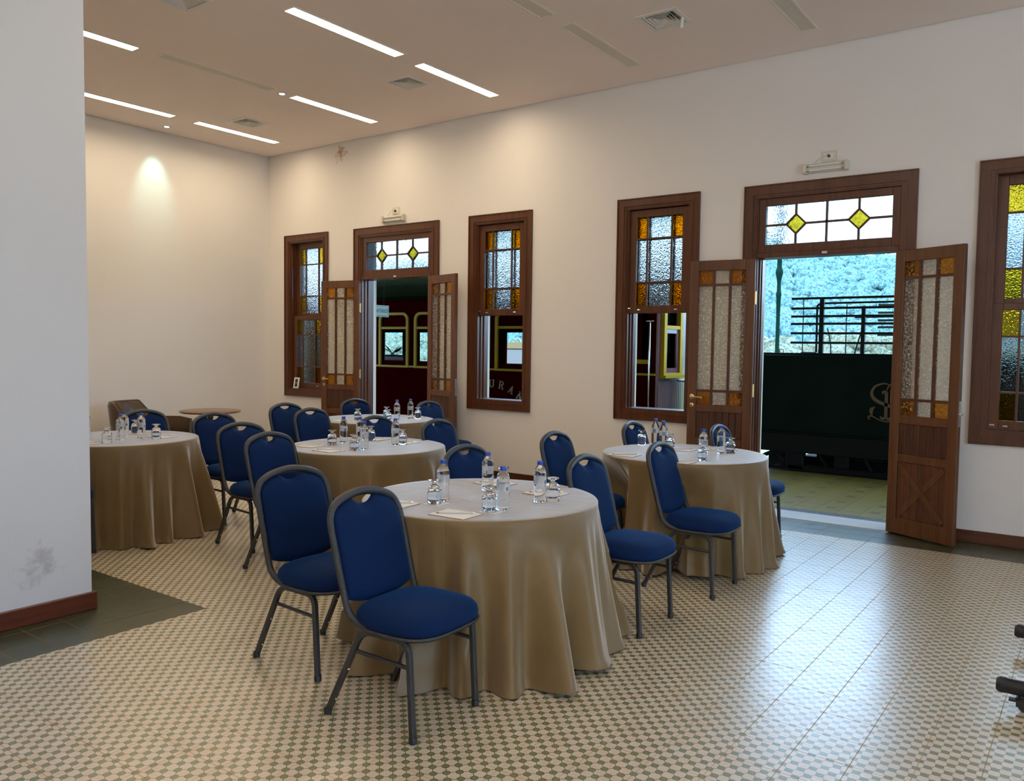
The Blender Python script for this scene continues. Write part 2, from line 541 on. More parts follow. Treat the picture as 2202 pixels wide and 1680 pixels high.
# ---------------------------------------------------------------- mesh helpers
class MB:
    def __init__(s):
        s.v, s.f, s.m, s.s = [], [], [], []

    def add(s, vs, fs, mi=0, sm=False, T=None):
        b = len(s.v)
        if T is not None:
            vs = [T @ Vector(x) for x in vs]
        s.v += [tuple(x) for x in vs]
        for f in fs:
            s.f.append(tuple(b + i for i in f))
            s.m.append(mi)
            s.s.append(sm)

    def box(s, x0, x1, y0, y1, z0, z1, mi=0, T=None):
        vs = [(x, y, z) for x in (x0, x1) for y in (y0, y1) for z in (z0, z1)]
        s.add(vs, [(0, 1, 3, 2), (4, 6, 7, 5), (0, 4, 5, 1), (2, 3, 7, 6), (0, 2, 6, 4), (1, 5, 7, 3)], mi, False, T)

    def prism(s, poly, lo, hi, axis='x', mi=0, T=None):
        n = len(poly)
        mk = {'x': lambda p, h: (h, p[0], p[1]), 'y': lambda p, h: (p[0], h, p[1]), 'z': lambda p, h: (p[0], p[1], h)}[axis]
        vs = [mk(p, lo) for p in poly] + [mk(p, hi) for p in poly]
        fs = [tuple(range(n)), tuple(range(2 * n - 1, n - 1, -1))] + [(i, i + n, (i + 1) % n + n, (i + 1) % n) for i in range(n)]
        s.add(vs, fs, mi, False, T)

    def ringprism(s, outer, inner, lo, hi, axis='x', mi=0, T=None):
        n = len(outer)
        mk = {'x': lambda p, h: (h, p[0], p[1]), 'y': lambda p, h: (p[0], h, p[1]), 'z': lambda p, h: (p[0], p[1], h)}[axis]
        vs = [mk(p, h) for h in (lo, hi) for loop in (outer, inner) for p in loop]
        fs = []
        for i in range(n):
            j = (i + 1) % n
            o0, i0, o1, i1 = 0, n, 2 * n, 3 * n
            fs += [(o0 + i, o0 + j, i0 + j, i0 + i), (o1 + i, i1 + i, i1 + j, o1 + j), (o0 + i, o1 + i, o1 + j, o0 + j), (i0 + i, i0 + j, i1 + j, i1 + i)]
        s.add(vs, fs, mi, False, T)

    def tube(s, pts, r, n=8, closed=False, mi=0, up=None, flat=None, T=None, cap=True):
        P = [Vector(p) for p in pts]
        k = len(P)
        rr = r if isinstance(r, (list, tuple)) else [r] * k
        tan = []
        for i in range(k):
            if closed:
                d = P[(i + 1) % k] - P[i - 1]
            else:
                d = P[min(i + 1, k - 1)] - P[max(i - 1, 0)]
            tan.append(d.normalized())
        nn = Vector(up) if up else (Vector((0, 0, 1)) if abs(tan[0].z) < 0.9 else Vector((1, 0, 0)))
        vs = []
        for i in range(k):
            nn = (nn - tan[i] * nn.dot(tan[i]))
            if nn.length < 1e-5:
                nn = tan[i].orthogonal()
            nn.normalize()
            bb = tan[i].cross(nn)
            for j in range(n):
                an = 2 * PI * (j + 0.5) / n
                fa, fb = (flat if flat else (1, 1))
                vs.append(P[i] + nn * (math.cos(an) * rr[i] * fa) + bb * (math.sin(an) * rr[i] * fb))
        fs = []
        for i in range(k if closed else k - 1):
            a, b = i * n, ((i + 1) % k) * n
            for j in range(n):
                fs.append((a + j, a + (j + 1) % n, b + (j + 1) % n, b + j))
        s.add(vs, fs, mi, True, T)
        if not closed and cap:
            s.add([vs[j] for j in range(n)], [tuple(range(n - 1, -1, -1))], mi, False, T)
            s.add([vs[(k - 1) * n + j] for j in range(n)], [tuple(range(n))], mi, False, T)

    def square(s, pts, r, **kw):
        s.tube(pts, r * 1.28, 4, **kw)

    def lathe(s, prof, n=24, c=(0, 0, 0), mi=0, T=None, sm=True):
        vs, fs = [], []
        k = len(prof)
        for r, z in prof:
            for j in range(n):
                an = 2 * PI * j / n
                vs.append((c[0] + r * math.cos(an), c[1] + r * math.sin(an), c[2] + z))
        for i in range(k - 1):
            for j in range(n):
                fs.append((i * n + j, i * n + (j + 1) % n, (i + 1) * n + (j + 1) % n, (i + 1) * n + j))
        if prof[0][0] > 1e-4:
            fs.append(tuple(range(n - 1, -1, -1)))
        if prof[-1][0] > 1e-4:
            fs.append(tuple((k - 1) * n + j for j in range(n)))
        s.add(vs, fs, mi, sm, T)

    def build(s, name, mats, parent=None, loc=None, rz=0.0, bevel=0.0, **props):
        me = bpy.data.meshes.new(name)
        me.from_pydata(s.v, [], s.f)
        mats = mats if isinstance(mats, (list, tuple)) else [mats]
        for x in mats:
            me.materials.append(M[x] if isinstance(x, str) else x)
        me.polygons.foreach_set('material_index', s.m)
        me.polygons.foreach_set('use_smooth', s.s)
        me.update()
        if any(s.s):
            try:
                me.set_sharp_from_angle(angle=math.radians(50))
            except Exception:
                pass
        o = bpy.data.objects.new(name, me)
        C.objects.link(o)
        if parent is not None:
            o.parent = parent
        if loc:
            o.location = loc
        if rz:
            o.rotation_euler = (0, 0, rz)
        if bevel:
            bv = o.modifiers.new('bevel', 'BEVEL')
            bv.width = bevel
            bv.segments = 1
            bv.limit_method = 'ANGLE'
        for a, b in props.items():
            o[a] = b
        return o


def fillet(pts, r, n=5):
    P = [Vector(p) for p in pts]
    out = [P[0]]
    for i in range(1, len(P) - 1):
        a, b, c = P[i - 1], P[i], P[i + 1]
        rr = r[i] if isinstance(r, (list, tuple)) else r
        d1, d2 = (a - b), (c - b)
        k = min(rr, d1.length * 0.49, d2.length * 0.49)
        s0, s1 = b + d1.normalized() * k, b + d2.normalized() * k
        for j in range(n + 1):
            u = j / n
            out.append((1 - u) ** 2 * s0 + 2 * u * (1 - u) * b + u * u * s1)
    out.append(P[-1])
    return out


def smooth(pts, n=4):
    P = [Vector(p) for p in pts]
    P = [2 * P[0] - P[1]] + P + [2 * P[-1] - P[-2]]
    out = []
    for i in range(1, len(P) - 2):
        for j in range(n):
            u = j / n
            p0, p1, p2, p3 = P[i - 1], P[i], P[i + 1], P[i + 2]
            out.append(0.5 * ((2 * p1) + (p2 - p0) * u + (2 * p0 - 5 * p1 + 4 * p2 - p3) * u * u + (3 * p1 - p0 - 3 * p2 + p3) * u ** 3))
    out.append(P[-2])
    return out


def thing(name, label, cat, loc=(0, 0, 0), rz=0.0, group=None, kind=None):
    o = bpy.data.objects.new(name, None)
    C.objects.link(o)
    o.location = loc
    o.rotation_euler = (0, 0, rz)
    if label:
        o['label'] = label
    if cat:
        o['category'] = cat
    if group:
        o['group'] = group
    if kind:
        o['kind'] = kind
    return o


def dup(root, loc, rz, label, group=None):
    r = root.copy()
    C.objects.link(r)
    r.location = loc
    r.rotation_euler = (0, 0, rz)
    r['label'] = label
    if group:
        r['group'] = group
    for ch in list(root.children):
        c = ch.copy()
        C.objects.link(c)
        c.parent = r
        for g in list(ch.children):
            d = g.copy()
            C.objects.link(d)
            d.parent = c
    return r


def holed(mb, us, vs, holes, w0, w1, mk, mi=0):
    """slab in the (u, v) plane between w0 and w1 with rectangular holes; mk(u, v, w) -> point"""
    U = sorted(set([us[0], us[1]] + [h[i] for h in holes for i in (0, 1)]))
    V = sorted(set([vs[0], vs[1]] + [h[i] for h in holes for i in (2, 3)]))
    U = [x for x in U if us[0] <= x <= us[1]]
    V = [x for x in V if vs[0] <= x <= vs[1]]
    solid = lambda i, j: 0 <= i < len(U) - 1 and 0 <= j < len(V) - 1 and not any(h[0] <= (U[i] + U[i + 1]) / 2 <= h[1] and h[2] <= (V[j] + V[j + 1]) / 2 <= h[3] for h in holes)
    for i in range(len(U) - 1):
        for j in range(len(V) - 1):
            if not solid(i, j):
                continue
            a, b, c, d = U[i], U[i + 1], V[j], V[j + 1]
            for w in (w0, w1):
                mb.add([mk(a, c, w), mk(b, c, w), mk(b, d, w), mk(a, d, w)], [(0, 1, 2, 3)], mi)
            for (di, dj, e) in ((-1, 0, ((a, c), (a, d))), (1, 0, ((b, c), (b, d))), (0, -1, ((a, c), (b, c))), (0, 1, ((a, d), (b, d)))):
                if not solid(i + di, j + dj):
                    (e0, e1), (f0, f1) = e
                    mb.add([mk(e0, e1, w0), mk(f0, f1, w0), mk(f0, f1, w1), mk(e0, e1, w1)], [(0, 1, 2, 3)], mi)


def project(pt):
    d = Vector(pt) - EYE
    z = d.dot(FW)
    if z < 0.1:
        return None
    return (1101 + FPX * d.dot(R2) / z, 840 + FPX * d.dot(D2) / z, z)


# ---------------------------------------------------------------- room shell
XW, XO = 7.40, 7.64            # window wall, inner and outer face
YF = 9.73                      # far wall
YB = -6.0                      # wall behind the camera
XL = -3.6
ZC = 4.15
WIN = [8.911, 5.600, 3.655, 0.445, -1.525, -4.735]      # window centres along the window wall
DOR = [7.234, 2.050, -3.13]

holes = [(y - 0.343, y + 0.343, 0.895, 2.925) for y in WIN] + [(y - 0.607, y + 0.607, -0.2, 2.90) for y in DOR]
mb = MB()
holed(mb, (YB - 0.3, YF + 0.3), (-0.02, 4.6), holes, XW, XO, lambda u, v, w: (w, u, v))
mb.build('wall_right', 'wall', kind='structure', label='cream plaster wall with the stained glass windows and doorways')
mb = MB()
mb.box(0.9, XW, YF, YF + 0.25, -0.02, 4.6)
mb.build('wall_back', 'wall', kind='structure', label='plain cream plaster end wall lit by a small spot')
mb = MB()
mb.box(XL, 2.29, 4.61, 5.12, -0.02, 4.6)
mb.build('wall_left', 'pillar', kind='structure', label='white wall end with a grey scuff mark near its foot')
mb = MB()
mb.box(0.9, 1.15, 5.12, YF, -0.02, 4.6)
mb.build('wall_alcove', 'wall', kind='structure')
mb = MB()
mb.box(XL - 0.25, XL, YB - 0.3, 5.12, -0.02, 4.6)
mb.build('wall_side', 'wall', kind='structure')
mb = MB()
holed(mb, (XL, XW), (-0.02, 4.6), [(x - 1.0, x + 1.0, -0.2, 3.3) for x in (1.2,)], YB - 0.25, YB, lambda u, v, w: (u, w, v))
mb.build('wall_front', 'wall', kind='structure')

# ceiling with recesses
LX = {'near': (4.25, 5.50), 'wall': (5.755, 6.94), 'alcove': (2.76, 4.03)}
LAMPS = [  # x0, x1, y centre, lit, label
    (4.25, 5.49, 5.33, True, 'largest lit ceiling lamp strip, over the blue chairs left of the vent'),
    (5.765, 6.93, 5.345, True, 'lit ceiling lamp strip beside the small vent near the window wall'),
    (5.75, 6.945, 7.145, True, 'lit ceiling lamp strip in line with the small round spot'),
    (2.76, 4.04, 7.20, True, 'lit ceiling lamp strip cut off by the white wall end, the nearer of two'),
    (4.21, 5.46, 8.94, True, 'lit ceiling lamp strip cut off by the white wall end, close to the end wall'),
    (5.76, 6.93, 8.94, True, 'lit ceiling lamp strip nearest the far corner of the room'),
    (4.26, 5.47, 7.14, False, 'unlit ceiling lamp strip just before the small round spot'),
    (5.75, 6.93, 3.70, False, 'unlit ceiling lamp strip before the vent with the hanging paper strip'),
    (5.75, 6.96, 2.115, False, 'unlit ceiling lamp strip nearest the green wagon doorway'),
    (4.25, 5.52, 3.735, False, 'unlit ceiling lamp strip at the top edge with only its tip showing'),
]
VENTS = [(6.105, 5.81, 'square ceiling vent between two lit lamp strips'),
         (6.10, 3.00, 'square ceiling vent with a white paper strip hanging from it'),
         (6.12, 8.41, 'small square ceiling vent nearest the far corner'),
         (3.66, 5.87, 'square ceiling vent cut off by the top edge')]
SPOTS = [(5.62, 7.16, 'small round ceiling spot at the tip of the unlit lamp strip'), (5.67, 9.42, 'small round ceiling spot throwing a pale patch on the end wall')]
hl = [(x0, x1, y - 0.062, y + 0.062) for x0, x1, y, *_ in LAMPS] + [(x - 0.14, x + 0.14, y - 0.14, y + 0.14) for x, y, _ in VENTS]
mb = MB()
holed(mb, (XL, XW - 0.014), (YB, YF - 0.014), hl, ZC, ZC + 0.09, lambda u, v, w: (u, v, w))
mb.build('ceiling', 'ceiling', kind='structure', label='flat beige ceiling with recessed strip lamps and vents')
mb = MB()
mb.box(XL - 0.3, XO + 0.2, YB - 0.4, YF + 0.4, 4.42, 4.9)
mb.build('roof', 'canopy', kind='structure')

# baseboards
mb = MB()
bb = [(YB, DOR[2] - 0.73), (DOR[2] + 0.73, DOR[1] - 0.73), (DOR[1] + 0.73, DOR[0] - 0.72), (DOR[0] + 0.72, YF)]
for a, b in bb:
    mb.box(XW - 0.02, XW - 0.001, a, b, 0, 0.10)
mb.build('baseboard_right', 'woody', kind='structure', label='dark red wooden baseboard along the window wall', bevel=0.004)
mb = MB()
mb.box(1.15, XW - 0.02, YF - 0.02, YF - 0.001, 0, 0.10)
mb.build('baseboard_back', 'baseboard', kind='structure', label='dark red wooden baseboard along the end wall', bevel=0.004)
mb = MB()
mb.box(XL, 2.312, 4.588, 4.609, 0, 0.10)
mb.box(2.291, 2.312, 4.609, 5.142, 0, 0.10)
mb.build('baseboard_left', 'baseboard', kind='structure', label='dark red wooden baseboard around the white wall end', bevel=0.004)

# ---------------------------------------------------------------- floor
mb = MB()
mb.box(XL, XW, YB, YF, -0.06, -0.0012)
floor = mb.build('floor', 'grout', kind='structure', label='floor of patterned cement tiles with a dark green border')


def tile_verts(sx, sy, g=0.0011, c=0.0007, h=0.003):
    a, b = g, g + c
    vs = [(a, a, -h), (sx - a, a, -h), (sx - a, sy - a, -h), (a, sy - a, -h), (a, a, -c), (sx - a, a, -c), (sx - a, sy - a, -c), (a, sy - a, -c),
          (b, b, 0), (sx - b, b, 0), (sx - b, sy - b, 0), (b, sy - b, 0)]
    fs = [(8, 9, 10, 11)]
    for i in range(4):
        j = (i + 1) % 4
        fs += [(i, j, j + 4, i + 4), (i + 4, j + 4, j + 8, i + 8)]
    return vs, fs


def is_dark(x, y):
    if x > 6.88 - 0.01:
        return True
    if x < 2.68 - 0.05 and y > 4.10 - 0.01 and y < 5.50:
        return True
    return False


cand = []
nx0, nx1 = -18, 37
ny0, ny1 = -31, 48
for i in range(nx0, nx1):
    for j in range(ny0, ny1):
        x, y = TX0 + i * TS, TY0 + j * TS
        if x < XL or y < YB or y + TS > YF + 0.02:
            continue
        if x < 2.2 and 4.7 < y < 5.1 or (x < 1.0 and y > 4.6):
            continue
        cx_, cy_ = x + 0.1, y + 0.1
        pr = project((cx_, cy_, 0))
        inview = pr is not None and -60 < pr[0] < 2260 and pr[1] < 1760
        hid = inview and cx_ < 2.3 * cy_ / 4.6 and cy_ > 4.62
        cand.append((pr[2] if (inview and not hid) else 1e3 + math.hypot(cx_, cy_), x, y, is_dark(cx_, cy_)))
cand.sort()
me_cache = {}
for darkt, mname, nm, lim in ((False, 'tile', 'floor_tile', 298), (True, 'dtile', 'border_tile', 130)):
    L = [c for c in cand if c[3] == darkt]
    vs, fs = tile_verts(TS, TS)
    me = None
    rest = MB()
    for k, (d, x, y, _) in enumerate(L):
        dz = random.uniform(-0.00025, 0.00025)
        if k < lim and d < 1e3:
            if me is None:
                b = MB()
                b.add(vs, fs)
                o = b.build(nm, mname, floor, (x, y, dz))
                me = o.data
            else:
                o = bpy.data.objects.new(nm, me)
                C.objects.link(o)
                o.parent = floor
                o.location = (x, y, dz)
        else:
            rest.add([(x + p[0], y + p[1], p[2] + dz) for p in vs], fs)
    rest.build(nm + 's_beyond', mname, floor, kind='stuff')

# ---------------------------------------------------------------- joinery of the window wall


def casing(name, y0, y1, z0, z1, wd, parent, full=True):
    """moulded casing round an opening on the inner face of the window wall; (y0..z1) is the outer edge"""
    mb = MB()

    def loop(d):
        if full:
            return [(y0 + d, z0 + d), (y1 - d, z0 + d), (y1 - d, z1 - d), (y0 + d, z1 - d)]
        return [(y0 + d, z0), (y1 - d, z0), (y1 - d, z1 - d), (y0 + d, z1 - d)]
    steps = [(0.0, 0.010, 0.030), (0.010, wd * 0.62, 0.020), (wd * 0.62, wd * 0.72, 0.026), (wd * 0.72, wd * 0.9, 0.016), (wd * 0.9, wd, 0.010)]
    for a, b, th in steps:
        o, i = loop(a), loop(b)
        rng = range(4) if full else (1, 2, 3)
        for k in rng:
            j = (k + 1) % 4
            vs = [(XW - th, *o[k]), (XW - th, *o[j]), (XW - th, *i[j]), (XW - th, *i[k]), (XW - 0.0005, *o[k]), (XW - 0.0005, *o[j]), (XW - 0.0005, *i[j]), (XW - 0.0005, *i[k])]
            mb.add(vs, [(0, 1, 2, 3), (0, 4, 5, 1), (3, 2, 6, 7), (0, 3, 7, 4), (1, 5, 6, 2)])
    return mb.build(name, 'wood', parent)


def sash(parent, x0, x1, yc, zb, zt, rows, rail_b, rail_t, sfx=''):
    """glazed sash: stiles and rails, bars, nine panes with amber corners"""
    ya, yb = yc - 0.333, yc + 0.333
    st = 0.085
    cols = [(ya + st, ya + st + 0.108), (ya + st + 0.124, yb - st - 0.124), (yb - st - 0.108, yb - st)]
    mb = MB()
    mb.box(x0, x1, ya, ya + st, zb, zt)
    mb.box(x0, x1, yb - st, yb, zb, zt)
    mb.box(x0, x1, ya + st, yb - st, zb, zb + rail_b)
    mb.box(x0, x1, ya + st, yb - st, zt - rail_t, zt)
    s = mb.build('sash', 'wood', parent, bevel=0.003)
    mb = MB()
    xm = (x0 + x1) / 2
    for (a, b) in ((cols[0][1], cols[1][0]), (cols[1][1], cols[2][0])):
        mb.box(xm - 0.014, xm + 0.010, a, b, zb + rail_b, zt - rail_t)
    for r in range(2):
        mb.box(xm - 0.012, xm + 0.009, ya + st, yb - st, rows[r + 1][1], rows[r][0])
    mb.build('glazing_bars', 'bar', s)
    for r, (za, zc) in enumerate(rows):
        for c, (a, b) in enumerate(cols):
            mb = MB()
            mb.box(xm - 0.0025, xm + 0.0025, a - 0.004, b + 0.004, za - 0.004, zc + 0.004)
            mb.build('pane', ('amber' if (r != 1 and c != 1) else 'pane') + sfx, s)
    return s


def latch(parent, x, y, z):
    mb = MB()
    mb.box(x - 0.006, x, y - 0.016, y + 0.016, z - 0.006, z + 0.006)
    mb.tube([(x - 0.006, y, z), (x - 0.02, y, z)], 0.005, 8)
    mb.tube([(x - 0.02, y - 0.012, z), (x - 0.02, y + 0.012, z)], 0.004, 6)
    mb.build('latch', 'steel', parent)


WLAB = {0: 'closed stained glass window half hidden by a door leaf, nearest the far corner',
        1: 'open sash window showing the lettering on the maroon carriage',
        2: 'open sash window showing the carriage handrail and yellow frame',
        3: 'closed stained glass window cut off by the picture edge'}
UR = [(2.622, 2.827), (2.186, 2.606), (1.945, 2.170)]     # rows of the upper sash
LR = [(1.655, 1.852), (1.215, 1.639), (0.987, 1.199)]
for k, yc in enumerate(WIN):
    seen = k < 4
    w = thing('window_%d' % (k + 1), WLAB.get(k, 'sash window of the unseen end of the hall'), None, kind='structure')
    if seen:
        w['category'] = 'window'
    casing('window_casing', yc - 0.443, yc + 0.443, 0.795, 3.015, 0.108, w)
    mb = MB()   # jamb lining with stop beads
    yl, yr = yc - 0.343, yc + 0.343
    for (s_, a, b) in ((1, yl, yl + 0.010), (-1, yr - 0.010, yr)):
        mb.box(XW, XO - 0.02, a, b, 0.895, 2.925)
        for xb, wbd in ((XW + 0.005, 0.020), (XW + 0.072, 0.012), (XW + 0.132, 0.02)):
            yy = (a + 0.010, a + 0.024) if s_ == 1 else (b - 0.024, b - 0.010)
            mb.box(xb, xb + wbd, yy[0], yy[1], 0.895, 2.925)
    mb.box(XW, XO - 0.02, yl, yr, 2.905, 2.925)
    mb.box(XW, XO - 0.02, yl, yr, 0.895, 0.912)
    mb.build('window_jamb', 'wood', w)
    op = k in (1, 2)
    if seen:
        sash(w, XW + 0.088, XW + 0.128, yc, 1.872, 2.905, UR, 0.073, 0.078, '_thin' if (op or k == 0) else '')
        if op:
            s = sash(w, XW + 0.030, XW + 0.068, yc, 1.872, 2.900, UR, 0.073, 0.073, '_thin')
            for dy in (-0.2, 0.2):
                latch(s, XW + 0.030, yc + dy, 1.905)
            latch(s, XW + 0.030, yc + 0.31, 1.92)
        else:
            s = sash(w, XW + 0.030, XW + 0.068, yc, 0.914, 1.905, LR, 0.073, 0.053, '_thin')
            for dy in (-0.2, 0.2):
                latch(s, XW + 0.030, yc + dy, 0.945)
            latch(s, XW + 0.030, yc + 0.29, 0.95)
    else:
        mb = MB()
        mb.ringprism([(yl + 0.012, 0.912), (yr - 0.012, 0.912), (yr - 0.012, 2.905), (yl + 0.012, 2.905)], [(yl + 0.1, 1.0), (yr - 0.1, 1.0), (yr - 0.1, 2.83), (yl + 0.1, 2.83)], XW + 0.05, XW + 0.09)
        mb.box(XW + 0.05, XW + 0.09, yl + 0.1, yr - 0.1, 1.86, 1.92)
        mb.build('sash', 'wood', w)


def leaf(parent, hy, side, ang, label=None):
    """door leaf hinged at (XW, hy); side=+1 leaf swings towards +y, -1 towards -y; ang = angle off the wall"""
    L = 0.605
    dirv = Vector((-math.sin(ang), side * math.cos(ang), 0))
    nrm = Vector((-math.cos(ang), -side * math.sin(ang), 0))     # room side when open
    O = Vector((XW - 0.012, hy, 0))
    T = Matrix(((dirv.x, nrm.x, 0, O.x), (dirv.y, nrm.y, 0, O.y), (0, 0, 1, 0.012), (0, 0, 0, 1)))
    th = 0.040
    top = 2.335
    st = 0.086
    mb = MB()
    bx = lambda m, a, b, za, zb, y0=0.0, y1=th: m.box(a, b, y0, y1, za, zb, 0, T)
    bx(mb, 0, st, 0, top)
    bx(mb, L - st, L, 0, top)
    bx(mb, st, L - st, top - 0.095, top)
    bx(mb, st, L - st, 0.915, 0.985)
    bx(mb, st, L - st, 0.60, 0.665)
    bx(mb, st, L - st, 0, 0.135)
    lf = mb.build('door_leaf', 'leafwood', parent, bevel=0.003)
    if label:
        lf['label'] = label
    # glazing
    c0 = st
    cw = (L - 2 * st - 2 * 0.022) / 3
    cols = [(c0 + i * (cw + 0.022), c0 + i * (cw + 0.022) + cw) for i in range(3)]
    rows = [(2.118, 2.240), (1.125, 2.096), (0.985, 1.103)]
    mb = MB()
    for i in (0, 1):
        bx(mb, cols[i][1], cols[i + 1][0], 0.985, 2.240, 0.006, th - 0.006)
    for za, zb in ((1.103, 1.125), (2.096, 2.118)):
        bx(mb, st, L - st, za, zb, 0.008, th - 0.008)
    mb.build('glazing_bars', 'bar', lf)
    for r, (za, zb) in enumerate(rows):
        for c, (a, b) in enumerate(cols):
            mb = MB()
            bx(mb, a - 0.003, b + 0.003, za - 0.003, zb + 0.003, th / 2 - 0.003, th / 2 + 0.003)
            mb.build('pane', 'amber_leaf' if (r != 1 and c != 1) else 'pane_leaf', lf)
    # upper and lower planks
    n = 7
    pw = (L - 2 * st) / n
    for z0, z1 in ((0.665, 0.915), (0.135, 0.60)):
        for i in range(n):
            mb = MB()
            a = st + i * pw
            d = random.uniform(-0.001, 0.001)
            bx(mb, a + 0.0015, a + pw - 0.0015, z0, z1, 0.010 + d, th - 0.010 + d)
            mb.build('plank', 'plank2' if (i * 3 + int(z0 * 10)) % 3 == 0 else 'plank', lf, bevel=0.003)
    # crossed braces
    x0, x1, z0, z1 = st, L - st, 0.135, 0.60
    hw = 0.026

    def brace(pa, pb):
        a, b = Vector(pa), Vector(pb)
        d = (b - a).normalized()
        nn = Vector((-d.y, d.x)) * hw
        poly = [a + nn, a - nn, b - nn, b + nn]
        poly = [(min(max(p.x, x0), x1), min(max(p.y, z0), z1)) for p in poly]
        return poly
    for pa, pb, yy in (((x0 + 0.012, z1 - 0.018), (x1 - 0.012, z0 + 0.018), th - 0.003), ((x1 - 0.012, z1 - 0.018), (x0 + 0.012, z0 + 0.018), th - 0.0045)):
        poly = brace(pa, pb)
        mb = MB()
        mb.prism(poly, th - 0.016, yy, 'y', 0, T)
        mb.prism(poly, 0.003, 0.012, 'y', 0, T)
        mb.build('brace', 'leafwood', lf)
    # lever handle and key plate on both faces of the lock stile
    for sgn, y0 in ((1, th), (-1, 0.0)) if side > 0 else ():
        mb = MB()
        hx = L - 0.045
        z = 1.055
        Ty = T
        disc = [(0.0001, 0), (0.024, 0), (0.024, 0.004), (0.018, 0.008), (0.0001, 0.008)]
        Tr = Ty @ Matrix.Translation((hx, y0, z)) @ Matrix.Rotation(-sgn * PI / 2, 4, 'X')
        mb.lathe(disc, 16, T=Tr)
        mb.tube(fillet([(hx, y0, z), (hx, y0 + sgn * 0.045, z), (hx - 0.11, y0 + sgn * 0.045, z - 0.004)], 0.012, 3), 0.008, 8, T=Ty)
        mb.build('handle', 'brass', lf)
        mb = MB()
        Tr = Ty @ Matrix.Translation((hx, y0, 0.975)) @ Matrix.Rotation(-sgn * PI / 2, 4, 'X')
        mb.lathe([(0.0001, 0), (0.020, 0), (0.020, 0.003), (0.016, 0.006), (0.0001, 0.006)], 16, T=Tr)
        ya, yb = (y0 + 0.0055, y0 + 0.0075) if sgn == 1 else (y0 - 0.0075, y0 - 0.0055)
        mb.box(hx - 0.0025, hx + 0.0025, ya, yb, 0.962, 0.982, 1, Ty)
        mb.build('key_plate', ['brass', 'dark_plastic'], lf)
    # lock edge plate
    mb = MB()
    mb.box(L, L + 0.0015, 0.008, 0.030, 0.93, 1.13, 0, T)
    if side < 0:
        mb.tube([(L, th / 2, 1.03), (L + 0.02, th / 2, 1.03), (L + 0.024, th / 2, 1.03)], [0.006, 0.006, 0.010], 8, T=T)
    mb.build('lock_plate', 'steel', lf)
    # hinges
    for z in (0.33, 1.13, 1.98):
        mb = MB()
        mb.tube([(-0.004, th / 2 - 0.004, z - 0.06), (-0.004, th / 2 - 0.004, z + 0.06)], 0.008, 8, T=T)
        mb.box(-0.003, -0.0005, 0.004, th - 0.004, z - 0.055, z + 0.055, 0, T)
        mb.build('hinge', 'brass', lf)
    return lf


